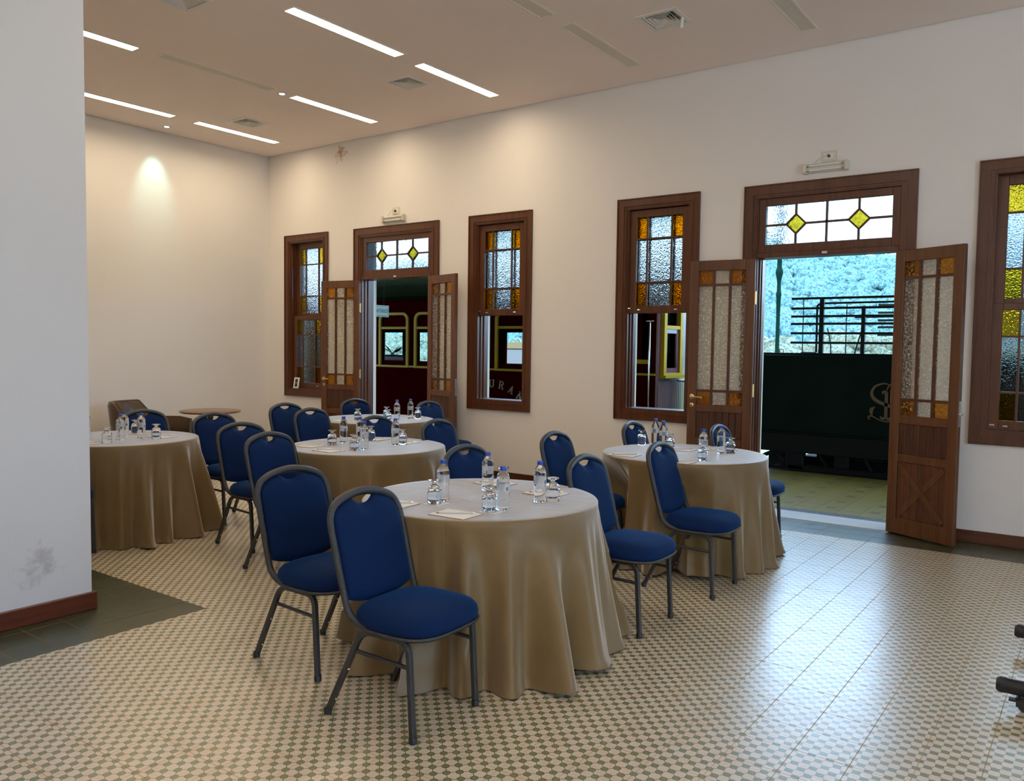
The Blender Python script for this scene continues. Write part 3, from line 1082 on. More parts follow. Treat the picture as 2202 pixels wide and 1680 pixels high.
DLAB = ['double doorway to the maroon carriage with a diamond fanlight', 'wide open double doorway to the platform with the green wagon']
for k, yc in enumerate(DOR):
    seen = k < 2
    d = thing('door_%d' % (k + 1), DLAB[k] if seen else 'doorway of the unseen end of the hall', 'door' if seen else None, kind='structure')
    casing('door_casing', yc - 0.728, yc + 0.728, 0.0, 3.01, 0.122, d, False)
    mb = MB()       # frame lining and transom bar
    for a, b in ((yc - 0.607, yc - 0.595), (yc + 0.595, yc + 0.607)):
        mb.box(XW, XO - 0.03, a, b, -0.001, 2.90)
    for s_ in (-1, 1):
        y1 = yc + s_ * 0.595
        ya, yb = sorted((y1, y1 - s_ * 0.014))
        mb.box(XW + 0.045, XW + 0.06, ya, yb, -0.001, 2.355)
        mb.box(XW + 0.10, XW + 0.12, ya, yb, -0.001, 2.355)
    mb.box(XW, XO - 0.03, yc - 0.595, yc + 0.595, 2.888, 2.90)
    mb.box(XW - 0.006, XO - 0.05, yc - 0.595, yc + 0.595, 2.355, 2.398)
    mb.build('door_frame', 'wood', d, bevel=0.002)
    # fanlight
    ya, yb, za, zb = yc - 0.595, yc + 0.595, 2.398, 2.888
    ga, gb, ha, hb = yc - 0.533, yc + 0.533, 2.472, 2.822
    x0, x1 = XW + 0.012, XW + 0.05
    mb = MB()
    mb.box(x0, x1, ya, ga, za, zb)
    mb.box(x0, x1, gb, yb, za, zb)
    mb.box(x0, x1, ga, gb, za, ha)
    mb.box(x0, x1, ga, gb, hb, zb)
    fl = mb.build('fanlight', 'wood', d, bevel=0.003)
    hm = (ha + hb) / 2
    wv_ = (gb - ga) / 4
    bw = 0.009
    dm = 0.088
    mb = MB()
    xa, xb = x0 + 0.008, x1 - 0.008
    mb.box(xa, xb, ga + 2 * wv_ - bw, ga + 2 * wv_ + bw, ha, hb)
    for c in (ga + wv_, ga + 3 * wv_):
        o_ = dm + 0.008
        i_ = dm - 0.012
        mb.ringprism([(c - o_, hm), (c, hm - o_), (c + o_, hm), (c, hm + o_)], [(c - i_, hm), (c, hm - i_), (c + i_, hm), (c, hm + i_)], xa, xb)
        mb.box(xa, xb, c - bw, c + bw, ha, hm - dm)
        mb.box(xa, xb, c - bw, c + bw, hm + dm, hb)
        mb.box(xa, xb, c - wv_, c - dm, hm - bw, hm + bw)
        mb.box(xa, xb, c + dm, c + wv_, hm - bw, hm + bw)
    mb.build('glazing_bars', 'bar', fl)
    xg = (x0 + x1) / 2
    for c in (ga + wv_, ga + 3 * wv_):
        mb = MB()
        mb.prism([(c - dm, hm), (c, hm - dm), (c + dm, hm), (c, hm + dm)], xg - 0.0025, xg + 0.0025)
        mb.build('pane', 'amber_top', fl)
        for sx in (-1, 1):
            for sz in (-1, 1):
                ze = hb if sz > 0 else ha
                poly = [(c + sx * dm, hm), (c + sx * wv_, hm), (c + sx * wv_, ze), (c, ze), (c, hm + sz * dm)]
                mb = MB()
                mb.prism(poly, xg - 0.0025, xg + 0.0025)
                mb.build('pane', 'pane_top', fl)
    mb = MB()
    mb.box(XW - 0.012, XW - 0.006, yc - 0.022, yc + 0.022, 2.366, 2.384)
    mb.build('strike_plate', 'steel', d)
    if seen:
        mb = MB()
        mb.box(XW + 0.0, XO + 0.1, yc - 0.607, yc + 0.607, -0.03, 0.004)
        mb.build('threshold', 'sill_white', d)
    if k == 0:
        leaf(d, yc + 0.600, 1, math.radians(11), 'door leaf folded back beside the half hidden stained glass window')
        leaf(d, yc - 0.600, -1, math.radians(17), 'door leaf standing out from the wall behind the far blue chairs')
    elif k == 1:
        leaf(d, yc + 0.600, 1, math.radians(7), 'door leaf folded against the window with the amber corner panes')
        leaf(d, yc - 0.600, -1, math.radians(27), 'door leaf with the crossed braces in full view')

# outer lining of the wall on the platform side, cream
mb = MB()
holed(mb, (YB - 0.3, YF + 4), (-0.3, 6.0), holes, XO, XO + 0.03, lambda u, v, w: (w, u, v))
mb.build('wall_outside', 'cream_wall', kind='structure')

# little things on the wall
mb_t = thing('photo_frame', 'small white frame with two dark squares leaning on the window ledge', 'picture frame', (XW - 0.035, 9.10, 0.905), 0)
T = Matrix.Rotation(math.radians(10), 4, 'Y')
mb = MB()
mb.ringprism([(-0.05, 0), (0.05, 0), (0.05, 0.15), (-0.05, 0.15)], [(-0.03, 0.02), (0.03, 0.02), (0.03, 0.13), (-0.03, 0.13)], -0.006, 0.006, 'x', 0, T)
mb.box(-0.002, 0.006, -0.03, 0.03, 0.072, 0.078, 0, T)
mb.build('frame', 'paper', mb_t)
mb = MB()
mb.box(0.0, 0.004, -0.03, 0.03, 0.02, 0.13, 0, T)
mb.build('picture', 'dark_plastic', mb_t)

for (y, z, label1, label2, label3) in ((2.06, 3.105, 'twin tube emergency lamp above the green wagon doorway', 'white wall socket above the lamp of the green wagon doorway', 'thin cord from the lamp to the socket above the green wagon doorway'),
                                       (7.245, 3.085, 'twin tube emergency lamp above the carriage doorway', 'white wall socket above the lamp of the carriage doorway', 'thin cord from the lamp to the socket above the carriage doorway')):
    t_ = thing('emergency_lamp', label1, 'lamp', (XW, y, z))
    mb = MB()
    mb.box(-0.03, -0.001, -0.185, 0.185, -0.038, 0.038)
    for s_ in (-1, 1):
        a, b = sorted((s_ * 0.16, s_ * 0.19))
        mb.box(-0.062, -0.001, a, b, -0.042, 0.042)
    mb.build('body', 'white_plastic', t_, bevel=0.006)
    for zz_ in (-0.02, 0.02):
        mb = MB()
        mb.tube([(-0.044, -0.16, zz_), (-0.044, 0.16, zz_)], 0.008, 10)
        mb.build('tube', 'paper', t_)
        for s_ in (-1, 1):
            mb = MB()
            mb.tube([(-0.044, s_ * 0.135, zz_), (-0.044, s_ * 0.159, zz_)], 0.0095, 10)
            mb.build('tube_cap', 'steel', t_)
    t_ = thing('wall_socket', label2, 'socket', (XW, y - 0.02, z + 0.095))
    mb = MB()
    mb.box(-0.008, -0.001, -0.065, 0.065, -0.045, 0.045)
    mb.build('plate', 'white_plastic', t_, bevel=0.003)
    mb = MB()
    mb.box(-0.010, -0.007, -0.04, 0.04, -0.025, 0.025)
    mb.build('insert', 'lamp_metal', t_)
    mb = MB()
    mb.tube([(-0.009, 0, 0), (-0.03, 0, 0)], 0.013, 10)
    mb.build('plug', 'dark_plastic', t_)
    mb = MB()
    mb.tube(smooth([(-0.03, -0.02, 0.095), (-0.045, 0.03, 0.085), (-0.035, 0.075, 0.06), (-0.03, 0.10, 0.038)], 4), 0.0028, 6)
    mb.build('cord', 'white_plastic', None, (XW, y, z), label=label3, category='cord')

# ---------------------------------------------------------------- ceiling fittings
for x0, x1, y, lit, lab in LAMPS:
    t_ = thing('ceiling_lamp', lab, 'ceiling lamp', ((x0 + x1) / 2, y, ZC), 0, 'recessed strip lamps in the ceiling')
    hx, hy = (x1 - x0) / 2, 0.062
    mb = MB()
    mb.ringprism([(-hx - 0.014, -hy - 0.014), (hx + 0.014, -hy - 0.014), (hx + 0.014, hy + 0.014), (-hx - 0.014, hy + 0.014)],
                 [(-hx + 0.004, -hy + 0.004), (hx - 0.004, -hy + 0.004), (hx - 0.004, hy - 0.004), (-hx + 0.004, hy - 0.004)], -0.005, 0.0, 'z')
    mb.build('frame', 'lamp_metal', t_)
    mb = MB()
    zt = 0.014 if lit else 0.0005
    mb.ringprism([(-hx + 0.001, -hy + 0.001), (hx - 0.001, -hy + 0.001), (hx - 0.001, hy - 0.001), (-hx + 0.001, hy - 0.001)],
                 [(-hx + 0.004, -hy + 0.004), (hx - 0.004, -hy + 0.004), (hx - 0.004, hy - 0.004), (-hx + 0.004, hy - 0.004)], 0.0, zt + 0.03, 'z')
    mb.build('housing', 'lamp_metal', t_)
    mb = MB()
    mb.box(-hx + 0.004, hx - 0.004, -hy + 0.004, hy - 0.004, zt, zt + 0.008)
    mb.build('diffuser', 'lamp_on' if lit else 'lamp_off', t_)
for x, y, lab in VENTS:
    t_ = thing('ceiling_vent', lab, 'vent', (x, y, ZC), 0, 'square vents in the ceiling')
    sq = lambda a: [(-a, -a), (a, -a), (a, a), (-a, a)]
    mb = MB()
    mb.ringprism(sq(0.175), sq(0.138), -0.006, 0.0, 'z')
    mb.build('frame', 'vent_white', t_)
    mb = MB()
    mb.box(-0.139, 0.139, -0.139, 0.139, 0.075, 0.08)
    mb.build('backing', 'void', t_)
    for a in (0.128, 0.100, 0.072, 0.044):
        mb = MB()
        vs = []
        for (r, z) in ((a, -0.004), (a - 0.022, 0.026), (a - 0.024, 0.025), (a - 0.002, -0.005)):
            vs += [(px, py, z) for px, py in sq(r)]
        fs = []
        for i in range(4):
            for j in range(4):
                fs.append((i * 4 + j, i * 4 + (j + 1) % 4, ((i + 1) % 4) * 4 + (j + 1) % 4, ((i + 1) % 4) * 4 + j))
        mb.add(vs, fs)
        mb.build('louvre', 'vent_white', t_)
    mb = MB()
    mb.add([(px, py, -0.003) for px, py in sq(0.024)] + [(0, 0, 0.012)], [(0, 1, 2, 3), (0, 4, 1), (1, 4, 2), (2, 4, 3), (3, 4, 0)])
    mb.build('centre_plate', 'vent_white', t_)
mb = MB()
mb.add([(-0.02, 0.006, 0), (0.012, 0.0, 0), (0.018, 0.01, -0.075), (-0.022, 0.016, -0.085), (-0.02, 0.008, 0), (0.012, 0.002, 0), (0.018, 0.0115, -0.075), (-0.022, 0.0175, -0.085)],
       [(0, 1, 2, 3), (7, 6, 5, 4), (0, 4, 5, 1), (1, 5, 6, 2), (2, 6, 7, 3), (3, 7, 4, 0)])
mb.build('paper_strip', 'paper', None, (6.13, 2.845, ZC - 0.006), label='white paper strip hanging from the ceiling vent', category='paper strip')
for k, (x, y, lab) in enumerate(SPOTS):
    t_ = thing('ceiling_spot', lab, 'ceiling spot', (x, y, ZC))
    mb = MB()
    mb.lathe([(0.030, -0.0005), (0.030, -0.006), (0.050, -0.006), (0.055, -0.0005)], 24)
    mb.build('rim', 'vent_white', t_)
    mb = MB()
    mb.lathe([(0.0001, -0.0015), (0.028, -0.0015)], 20)
    mb.build('bulb', 'spot_on', t_)
    l = bpy.data.lights.new('spot_beam', 'SPOT')
    l.energy = 22 if k else 14
    l.color = (0.45, 1.0, 0.92)
    l.spot_size = math.radians(46)
    l.spot_blend = 0.9
    l.shadow_soft_size = 0.03
    o = bpy.data.objects.new('spot_beam', l)
    C.objects.link(o)
    o.location = (x, y, ZC - 0.02)
    o.rotation_euler = (math.radians(24), 0, 0) if k else (0, 0, 0)

# ---------------------------------------------------------------- banquet chair


def make_chair(label, loc, rz):
    t_ = thing('banquet_chair', label, 'chair', loc, rz, 'blue banquet chairs around the draped tables')
    for sx in (-1, 1):
        x = sx * 0.203
        for rear in (True, False):
            mb = MB()
            if rear:
                pts = fillet([(x, 0.225, 0.012), (x, 0.035, 0.388), (x, -0.09, 0.388)], 0.075, 6)
            else:
                pts = fillet([(x, -0.228, 0.012), (x, -0.205, 0.388), (x, -0.09, 0.388)], 0.075, 6)
            mb.tube(pts, 0.0165, 4, up=(1, 0, 0))
            mb.s = [False] * len(mb.s)
            lg = mb.build('leg', 'hammer', t_, bevel=0.003)
            mb = MB()
            y = 0.225 if rear else -0.228
            mb.lathe([(0.0165, 0.0), (0.017, 0.022), (0.013, 0.026)], 10, (x, y, 0.003))
            mb.build('foot_cap', 'rubber', lg)
            mb = MB()
            mb.lathe([(0.0001, 0.0), (0.009, 0.0), (0.011, 0.0035)], 10, (x, y, 0.0))
            mb.build('glide', 'steel', lg)
            if rear:
                mb = MB()
                for zz_ in (0.075, 0.215):
                    yy = 0.225 - 0.19 * zz_ / 0.388
                    mb.lathe([(0.0001, 0.006), (0.004, 0.005), (0.006, 0.0)], 8, T=Matrix.Translation((x, yy - 0.011, zz_)) @ Matrix.Rotation(PI / 2, 4, 'X'))
                mb.build('stud', 'steel', lg, kind='stuff')
        mb = MB()
        mb.tube([(x, 0.080, 0.298), (x, -0.209, 0.288)], 0.0085, 8)
        mb.build('stretcher', 'hammer', t_)
    for y, z in ((0.02, 0.384), (-0.19, 0.384)):
        mb = MB()
        mb.tube([(-0.203, y, z), (0.203, y, z)], 0.009, 8)
        mb.build('cross_bar', 'hammer', t_)
    # back frame
    half = [(0.205, 0.000, 0.402), (0.206, 0.060, 0.412), (0.207, 0.108, 0.452), (0.208, 0.135, 0.535), (0.210, 0.165, 0.645), (0.211, 0.192, 0.745), (0.205, 0.210, 0.806),
            (0.178, 0.224, 0.848), (0.125, 0.234, 0.873), (0.062, 0.240, 0.888), (0, 0.242, 0.894)]
    pts = smooth([(-x, y, z) for x, y, z in half] + half[-2::-1], 3)
    rr = [0.0148 + 0.0040 * max(0, min(1, (p[2] - 0.82) / 0.06)) for p in pts]
    mb = MB()
    mb.tube(pts, rr, 8, up=(1, 0, 0))
    mb.build('back_frame', 'hammer', t_)
    # back pad

    def crown(x):
        ax = abs(x)
        ks = [(0, 0.894), (0.062, 0.888), (0.125, 0.873), (0.178, 0.848), (0.200, 0.812), (0.21, 0.78)]
        for (a, za), (b, zb) in zip(ks, ks[1:]):
            if ax <= b:
                u = (ax - a) / (b - a)
                return za + (zb - za) * u
        return 0.78

    def yl(z):
        ks = [(0.44, 0.105), (0.535, 0.135), (0.645, 0.165), (0.745, 0.192), (0.806, 0.210), (0.90, 0.243)]
        for (a, ya), (b, yb) in zip(ks, ks[1:]):
            if z <= b:
                return ya + (yb - ya) * (z - a) / (b - a)
        return 0.243
    nu, nv = 26, 14
    vs, fs = [], []
    for side in (-1, 1):
        for i in range(nu + 1):
            u = -1 + 2 * i / nu
            for j in range(nv + 1):
                v = j / nv
                x = 0.193 * math.copysign(1 - (1 - abs(u)) ** 1.15, u)
                zb = 0.462 + 0.030 * (abs(u) ** 2.2)
                zt = crown(x) - 0.013
                if abs(x) < 0.066:
                    zt -= 0.036 * (1 - (x / 0.066) ** 2) + 0.001
                if abs(u) > 0.86:
                    zt -= 0.02 * ((abs(u) - 0.86) / 0.14) ** 2
                z = zb + (zt - zb) * v
                eu = (1 - abs(u) ** 6)
                ev = 1 - abs(2 * v - 1) ** 10
                th = 0.004 + 0.026 * math.sqrt(max(0, eu * ev))
                vs.append((x, yl(z) + 0.004 + side * th * (1.0 if side < 0 else 0.7), z))
    K = (nu + 1) * (nv + 1)
    idx = lambda s, i, j: s * K + i * (nv + 1) + j
    for i in range(nu):
        for j in range(nv):
            fs.append((idx(0, i, j), idx(0, i + 1, j), idx(0, i + 1, j + 1), idx(0, i, j + 1)))
            fs.append((idx(1, i, j), idx(1, i, j + 1), idx(1, i + 1, j + 1), idx(1, i + 1, j)))
    for i in range(nu):
        fs.append((idx(0, i, 0), idx(1, i, 0), idx(1, i + 1, 0), idx(0, i + 1, 0)))
        fs.append((idx(0, i, nv), idx(0, i + 1, nv), idx(1, i + 1, nv), idx(1, i, nv)))
    for j in range(nv):
        fs.append((idx(0, 0, j), idx(0, 0, j + 1), idx(1, 0, j + 1), idx(1, 0, j)))
        fs.append((idx(0, nu, j), idx(1, nu, j), idx(1, nu, j + 1), idx(0, nu, j + 1)))
    mb = MB()
    mb.add(vs, fs, 0, True)
    mb.build('backrest', 'blue', t_)
    # seat
    yc, hw, hd = -0.078, 0.225, 0.212

    def outline(a, k=1.0):
        c, s_ = math.cos(a), math.sin(a)
        e = 2 / 3.5
        w_ = hw * k * (1 - 0.05 * (s_ > 0) * s_)
        return math.copysign(abs(c) ** e, c) * w_, yc + math.copysign(abs(s_) ** e, s_) * hd * k
    nr = 40
    prof = [(0.0, 0.492), (0.35, 0.490), (0.62, 0.485), (0.80, 0.477), (0.91, 0.466), (0.975, 0.449), (1.0, 0.428), (0.99, 0.410), (0.95, 0.401), (0.0, 0.401)]
    vs, fs = [], []
    for k, z in prof:
        for j in range(nr):
            x, y = outline(2 * PI * j / nr, max(k, 0.001))
            vs.append((x, y, z))
    for i in range(len(prof) - 1):
        for j in range(nr):
            fs.append((i * nr + j, (i + 1) * nr + j, (i + 1) * nr + (j + 1) % nr, i * nr + (j + 1) % nr))
    mb = MB()
    mb.add(vs, fs, 0, True)
    mb.build('seat', 'blue', t_)
    mb = MB()
    mb.tube([(*outline(2 * PI * j / nr, 0.985), 0.398) for j in range(nr)], 0.0085, 6, closed=True)
    mb.build('seat_frame', 'hammer', t_)
    return t_


CH = [  # x, y, turn, label
    (2.428, 2.320, 3, 'blue banquet chair nearest the camera, seat pulled out in front of the big draped table'),
    (2.612, 3.045, -1, 'blue banquet chair behind the nearest chair, left of the big draped table'),
    (3.992, 2.165, 2, 'brightly lit blue chair with its seat right of the big draped table'),
    (3.900, 2.975, 1, 'blue chair tucked in behind the bottles of the big draped table'),
    (4.868, 2.125, 2, 'blue chair pulled out in front of the table by the open doorway'),
    (4.955, 3.000, 3, 'blue chair whose seat slides under the left side of the doorway table'),
    (6.085, 2.965, 3, 'blue chair behind the doorway table, in front of the plaster under the window'),
    (6.350, 2.320, 2, 'blue chair mostly hidden by the doorway table, one leg on the shiny tiles'),
    (3.550, 4.430, 4, 'blue chair just behind the two front chairs, left of the middle draped table'),
    (3.825, 5.165, -2, 'middle one of the row of blue chairs receding left of the middle draped table'),
    (4.215, 6.090, 0, 'blue chair in front of the round wooden side table'),
    (4.990, 4.880, 2, 'blue chair between the middle draped table and the small far draped table'),
    (5.105, 4.265, 2, 'blue chair right of the middle draped table, before the far door leaf'),
    (5.170, 5.935, 2, 'blue chair left of the far table, nearer of a pair by the corner'),
    (5.425, 6.640, 1, 'blue chair left of the far table, farther of a pair by the corner'),
    (6.385, 6.650, -2, 'dark blue chair behind the far draped table, against the door leaf'),
    (6.775, 5.870, 2, 'blue chair right of the far draped table, in front of the carriage doorway'),
    (3.960, 6.800, -3, 'dark blue chair behind the table beside the white wall end, before the armchair'),
    (2.700, 6.040, 2, 'blue chair almost wholly hidden behind the white wall end, one leg showing'),
]
ch0 = None
for x, y, r, lab in CH:
    if ch0 is None:
        ch0 = make_chair(lab, (x, y, 0), math.radians(r))
    else:
        dup(ch0, (x, y, 0), math.radians(r), lab)

# ---------------------------------------------------------------- draped tables
TABLES = {'big': (3.236, 2.554), 'mid': (4.349, 4.541), 'door': (5.569, 2.500), 'far': (5.994, 6.118), 'left': (3.383, 6.344)}
ZT = 0.752


def draped_table(key, seed, label, folds):
    x, y = TABLES[key]
    rnd = random.Random(seed)
    t_ = thing('banquet_table', label, 'table', (x, y, 0), 0, 'round tables draped to the floor')
    na, nz_ = 288, 26
    R = 0.592
    fl = []
    a = rnd.uniform(0, 1)
    while a < 2 * PI + 0.2:
        fl.append((a, rnd.uniform(0.055, 0.11), rnd.uniform(0.055, 0.125), rnd.uniform(0.0, 0.45)))
        a += rnd.uniform(0.22, 0.42)
    for f in folds:
        fl.append(f)
    vs, fs = [], []
    rings = [(0.0, 0), (0.25, 0), (0.5, 0), (0.75, 0), (0.92, 0), (0.985, 0)]

    def off(an, t):
        s = 0.0
        for (c, wdt, am, st) in fl:
            d = (an - c + PI) % (2 * PI) - PI
            tt = max(0.0, (t - st * 0.4) / (1 - st * 0.4))
            g = math.exp(-(d / (wdt * (0.75 + 0.45 * t))) ** 2)
            g2 = 0.45 * math.exp(-((d - 2.0 * wdt) / wdt) ** 2)
            s += am * tt ** 0.85 * (g - g2)
        s += 0.006 * math.sin(3 * an + seed) * t + 0.022 * t
        return s
    # how far the cloth may reach before it meets a chair standing against the table
    lim = [9.0] * na
    legs = []
    for cx_, cy_, cr_, _l in CH:
        if math.hypot(cx_ - x, cy_ - y) > 1.25:
            continue
        ca, sa = math.cos(math.radians(cr_)), math.sin(math.radians(cr_))
        for j in range(na):
            an = 2 * PI * j / na
            for k in range(60):
                r = 0.36 + k * 0.008
                wx, wy = x + math.cos(an) * r - cx_, y + math.sin(an) * r - cy_
                lx, ly = wx * ca + wy * sa, -wx * sa + wy * ca
                if abs(lx) < 0.235 and -0.30 < ly < 0.15:
                    lim[j] = min(lim[j], r)
                    break
        for fx, fy in ((-0.203, 0.19), (0.203, 0.19), (-0.203, -0.225), (0.203, -0.225)):     # the legs
            wx, wy = cx_ + fx * ca - fy * sa - x, cy_ + fx * sa + fy * ca - y
            legs.append((math.atan2(wy, wx), math.hypot(wx, wy)))
    lim2 = [min(lim[(j + d) % na] for d in range(-5, 6)) for j in range(na)]
    lim3 = [sum(min(lim2[(j + d) % na], 0.80) for d in range(-7, 8)) / 15 for j in range(na)]
    for k, _ in rings:
        for j in range(na):
            an = 2 * PI * j / na
            vs.append((math.cos(an) * R * k, math.sin(an) * R * k, ZT))
    for (rk, zk) in ((0.997, ZT - 0.002), (1.003, ZT - 0.007)):
        for j in range(na):
            an = 2 * PI * j / na
            vs.append((math.cos(an) * R * rk, math.sin(an) * R * rk, zk))
    for i in range(1, nz_ + 1):
        t = i / nz_
        for j in range(na):
            an = 2 * PI * j / na
            o = off(an, t)
            lift = 0.004 + max(0, 0.016 * math.sin(2.0 * an + seed * 1.7) + 0.010 * math.sin(5 * an + seed)) + 0.12 * max(0, o - 0.07)
            r = R * 1.004 + o + (0.02 * max(0, t - 0.95) / 0.05 * (0.5 + 0.5 * math.sin(9 * an + seed)))
            z = (ZT - 0.007) * (1 - t) + lift * t
            r0 = R * 1.004 + (min(lim3[j], lim2[j] + 0.01) - R * 1.004) * min(1, max(0, (ZT - 0.02 - z) / 0.20))
            if lim3[j] < 0.795:
                r1 = min(r, max(r0, 0.30))
                wz = min(1, max(0, (z - 0.16) / 0.18))      # under the seat the cloth hangs out again
                r = r + (r1 - r) * wz
            if z < 0.42:
                for la, lr in legs:
                    d = abs((an - la + PI) % (2 * PI) - PI)
                    if 0.40 < lr < r + 0.03 and d < 0.14:
                        r = r + (min(r, lr - 0.035) - r) * (0.5 + 0.5 * math.cos(PI * d / 0.14)) ** 0.6
            vs.append((math.cos(an) * r, math.sin(an) * r, z))
    nrg = len(rings) + 2 + nz_
    for i in range(nrg - 1):
        for j in range(na):
            fs.append((i * na + j, (i + 1) * na + j, (i + 1) * na + (j + 1) % na, i * na + (j + 1) % na))
    mb = MB()
    mb.add(vs, fs, 0, True)
    mb.build('tablecloth', 'cloth', t_)
    mb = MB()
    mb.lathe([(0.585, ZT - 0.025), (0.585, ZT - 0.004)], 48, sm=False)
    mb.build('tabletop', 'table_dark', t_)
    mb = MB()
    mb.lathe([(0.04, 0.03), (0.04, ZT - 0.025)], 16)
    mb.box(-0.4, 0.4, -0.03, 0.03, 0, 0.03)
    mb.box(-0.03, 0.03, -0.4, 0.4, 0, 0.03)
    mb.build('pedestal', 'rust_black', t_)
    return t_


draped_table('big', 3, 'big round table draped in taupe satin, nearest the camera', [(3.36, 0.10, 0.11, 0), (2.86, 0.08, 0.08, 0), (-1.95, 0.10, 0.10, 0.3), (-1.35, 0.09, 0.10, 0.2), (-1.02, 0.06, 0.09, 0.1), (-0.80, 0.05, 0.09, 0.0)])
draped_table('mid', 11, 'round table draped in taupe satin in the middle, behind the nearest one', [])
draped_table('door', 8, 'round table draped in taupe satin beside the open doorway to the platform', [(-0.85, 0.07, 0.09, 0), (-0.45, 0.06, 0.10, 0)])
draped_table('far', 17, 'small looking round draped table farthest back, before the carriage doorway', [])
draped_table('left', 23, 'round table draped in taupe satin partly hidden by the white wall end', [(-1.75, 0.08, 0.09, 0), (-1.2, 0.08, 0.08, 0), (-0.8, 0.06, 0.08, 0), (-0.5, 0.06, 0.09, 0)])

# ---------------------------------------------------------------- bottles, glasses, notepads, pencils


def make_bottle(label, loc):
    t_ = thing('water_bottle', label, 'bottle', loc, 0, 'small water bottles on the draped tables')
    pr = [(0.0001, 0.002), (0.020, 0.0), (0.027, 0.003), (0.0305, 0.010)]
    z = 0.014
    while z < 0.088:
        pr += [(0.0312, z), (0.0300, z + 0.005)]
        z += 0.011
    pr += [(0.0312, 0.090), (0.0306, 0.094), (0.0306, 0.130), (0.0312, 0.134), (0.0300, 0.140), (0.0310, 0.145), (0.0285, 0.156), (0.0235, 0.168), (0.0165, 0.180), (0.0120, 0.187), (0.0118, 0.192), (0.0001, 0.193)]
    mb = MB()
    mb.lathe(pr, 24)
    mb.build('bottle_body', 'water', t_)
    mb = MB()
    n = 32
    vs = []
    for z in (0.094, 0.130):
        for j in range(n):
            a = 2 * PI * j / n
            vs.append((0.0311 * math.cos(a), 0.0311 * math.sin(a), z))
    mb.add(vs, [(j, (j + 1) % n, n + (j + 1) % n, n + j) for j in range(n)], 0, True)
    mb.build('bottle_label', 'label', t_)
    mb = MB()
    mb.lathe([(0.0148, 0.188), (0.0150, 0.1885), (0.0150, 0.203), (0.0138, 0.2055), (0.0001, 0.206)], 20)
    mb.build('cap', 'cap', t_)
    return t_


def make_glass(label, loc):
    # short-stemmed tumbler standing upside down
    pr = [(0.0325, 0.0), (0.0335, 0.002), (0.0352, 0.030), (0.0355, 0.055), (0.0345, 0.068), (0.030, 0.080), (0.0205, 0.089), (0.0125, 0.093), (0.0110, 0.098), (0.0125, 0.104), (0.020, 0.108), (0.0315, 0.1105), (0.0325, 0.113), (0.031, 0.1155),
          (0.0001, 0.1165)]
    inner = [(0.0001, 0.078), (0.018, 0.077), (0.027, 0.071), (0.0318, 0.062), (0.0332, 0.050), (0.0328, 0.030), (0.0312, 0.002)]
    mb = MB()
    mb.lathe(inner + pr, 28)
    # the lathe caps open ends only when their radius is above zero, so the shell is closed at the rim
    return mb.build('upturned_glass', 'glass', None, loc, label=label, category='glass', group='tumblers upside down on the draped tables')


B = {
 'big': [(3.02, 2.62, 'water bottle beside the upturned glass left on the big table'), (3.39, 2.63, 'water bottle at the back of the big table, in front of a blue chair'),
         (3.03, 2.26, 'water bottle nearest the front notepad of the big table'), (3.30, 2.235, 'water bottle at the right side of the big table')],
 'mid': [(4.34, 4.79, 'water bottle of the middle table with an upturned glass to its left'), (4.40, 4.67, 'water bottle of the middle table, the rear one of the close pair'),
         (4.15, 4.36, 'water bottle of the middle table, the front one of the close pair'), (4.50, 4.39, 'water bottle at the right side of the middle table')],
 'far': [(6.04, 5.87, 'water bottle on the far table, the one nearer its centre'), (6.25, 5.88, 'water bottle on the far table, the one nearer the bright blue chair')],
 'door': [(5.93, 2.91, 'rear left water bottle of the doorway table, half hidden'), (5.78, 2.77, 'water bottle of the doorway table next to the plaster under the window'),
          (5.40, 2.28, 'front water bottle of the doorway table behind an upturned glass'), (5.73, 2.28, 'water bottle of the doorway table before the partly hidden blue chair')],
 'left': [(3.28, 6.13, 'front water bottle of the table by the wall end, one of a close pair'), (3.43, 6.34, 'rear water bottle of the table by the wall end, one of a close pair'),
          (3.45, 6.13, 'single water bottle of the table by the wall end, in front of the dark chair'), (3.185, 6.45, 'water bottle cut by the edge of the white wall end')],
}
G = {
 'big': [(2.945, 2.61, 'upturned glass at the left of the big table'), (3.50, 2.61, 'upturned glass hidden behind the two rear bottles of the big table'),
         (2.965, 2.29, 'upturned glass by the front notepad of the big table'), (3.385, 2.215, 'upturned glass at the right side of the big table')],
 'mid': [(4.18, 4.74, 'leftmost upturned glass of the middle table'), (4.08, 4.39, 'front upturned glass of the middle table'),
         (4.59, 4.75, 'rear upturned glass of the middle table'), (4.58, 4.39, 'upturned glass at the right of the middle table')],
 'far': [(5.76, 6.15, 'upturned glass of the far table before the dark blue chair'), (5.90, 5.86, 'front one of two close upturned glasses on the far table'),
         (6.16, 6.14, 'rear one of two close upturned glasses on the far table'), (6.315, 5.835, 'upturned glass of the far table beside the bright blue chair')],
 'door': [(5.83, 2.98, 'upturned glass of the doorway table peeping over a chair back'), (5.73, 2.69, 'upturned glass right of the rear bottles of the doorway table'),
          (5.285, 2.235, 'front upturned glass of the doorway table'), (5.795, 2.235, 'upturned glass at the right of the doorway table')],
 'left': [(3.15, 6.08, 'leftmost upturned glass of the table by the wall end'), (3.62, 6.52, 'rear upturned glass of the table by the wall end, before the dark chair'),
          (3.54, 6.07, 'right upturned glass of the table by the wall end')],
}
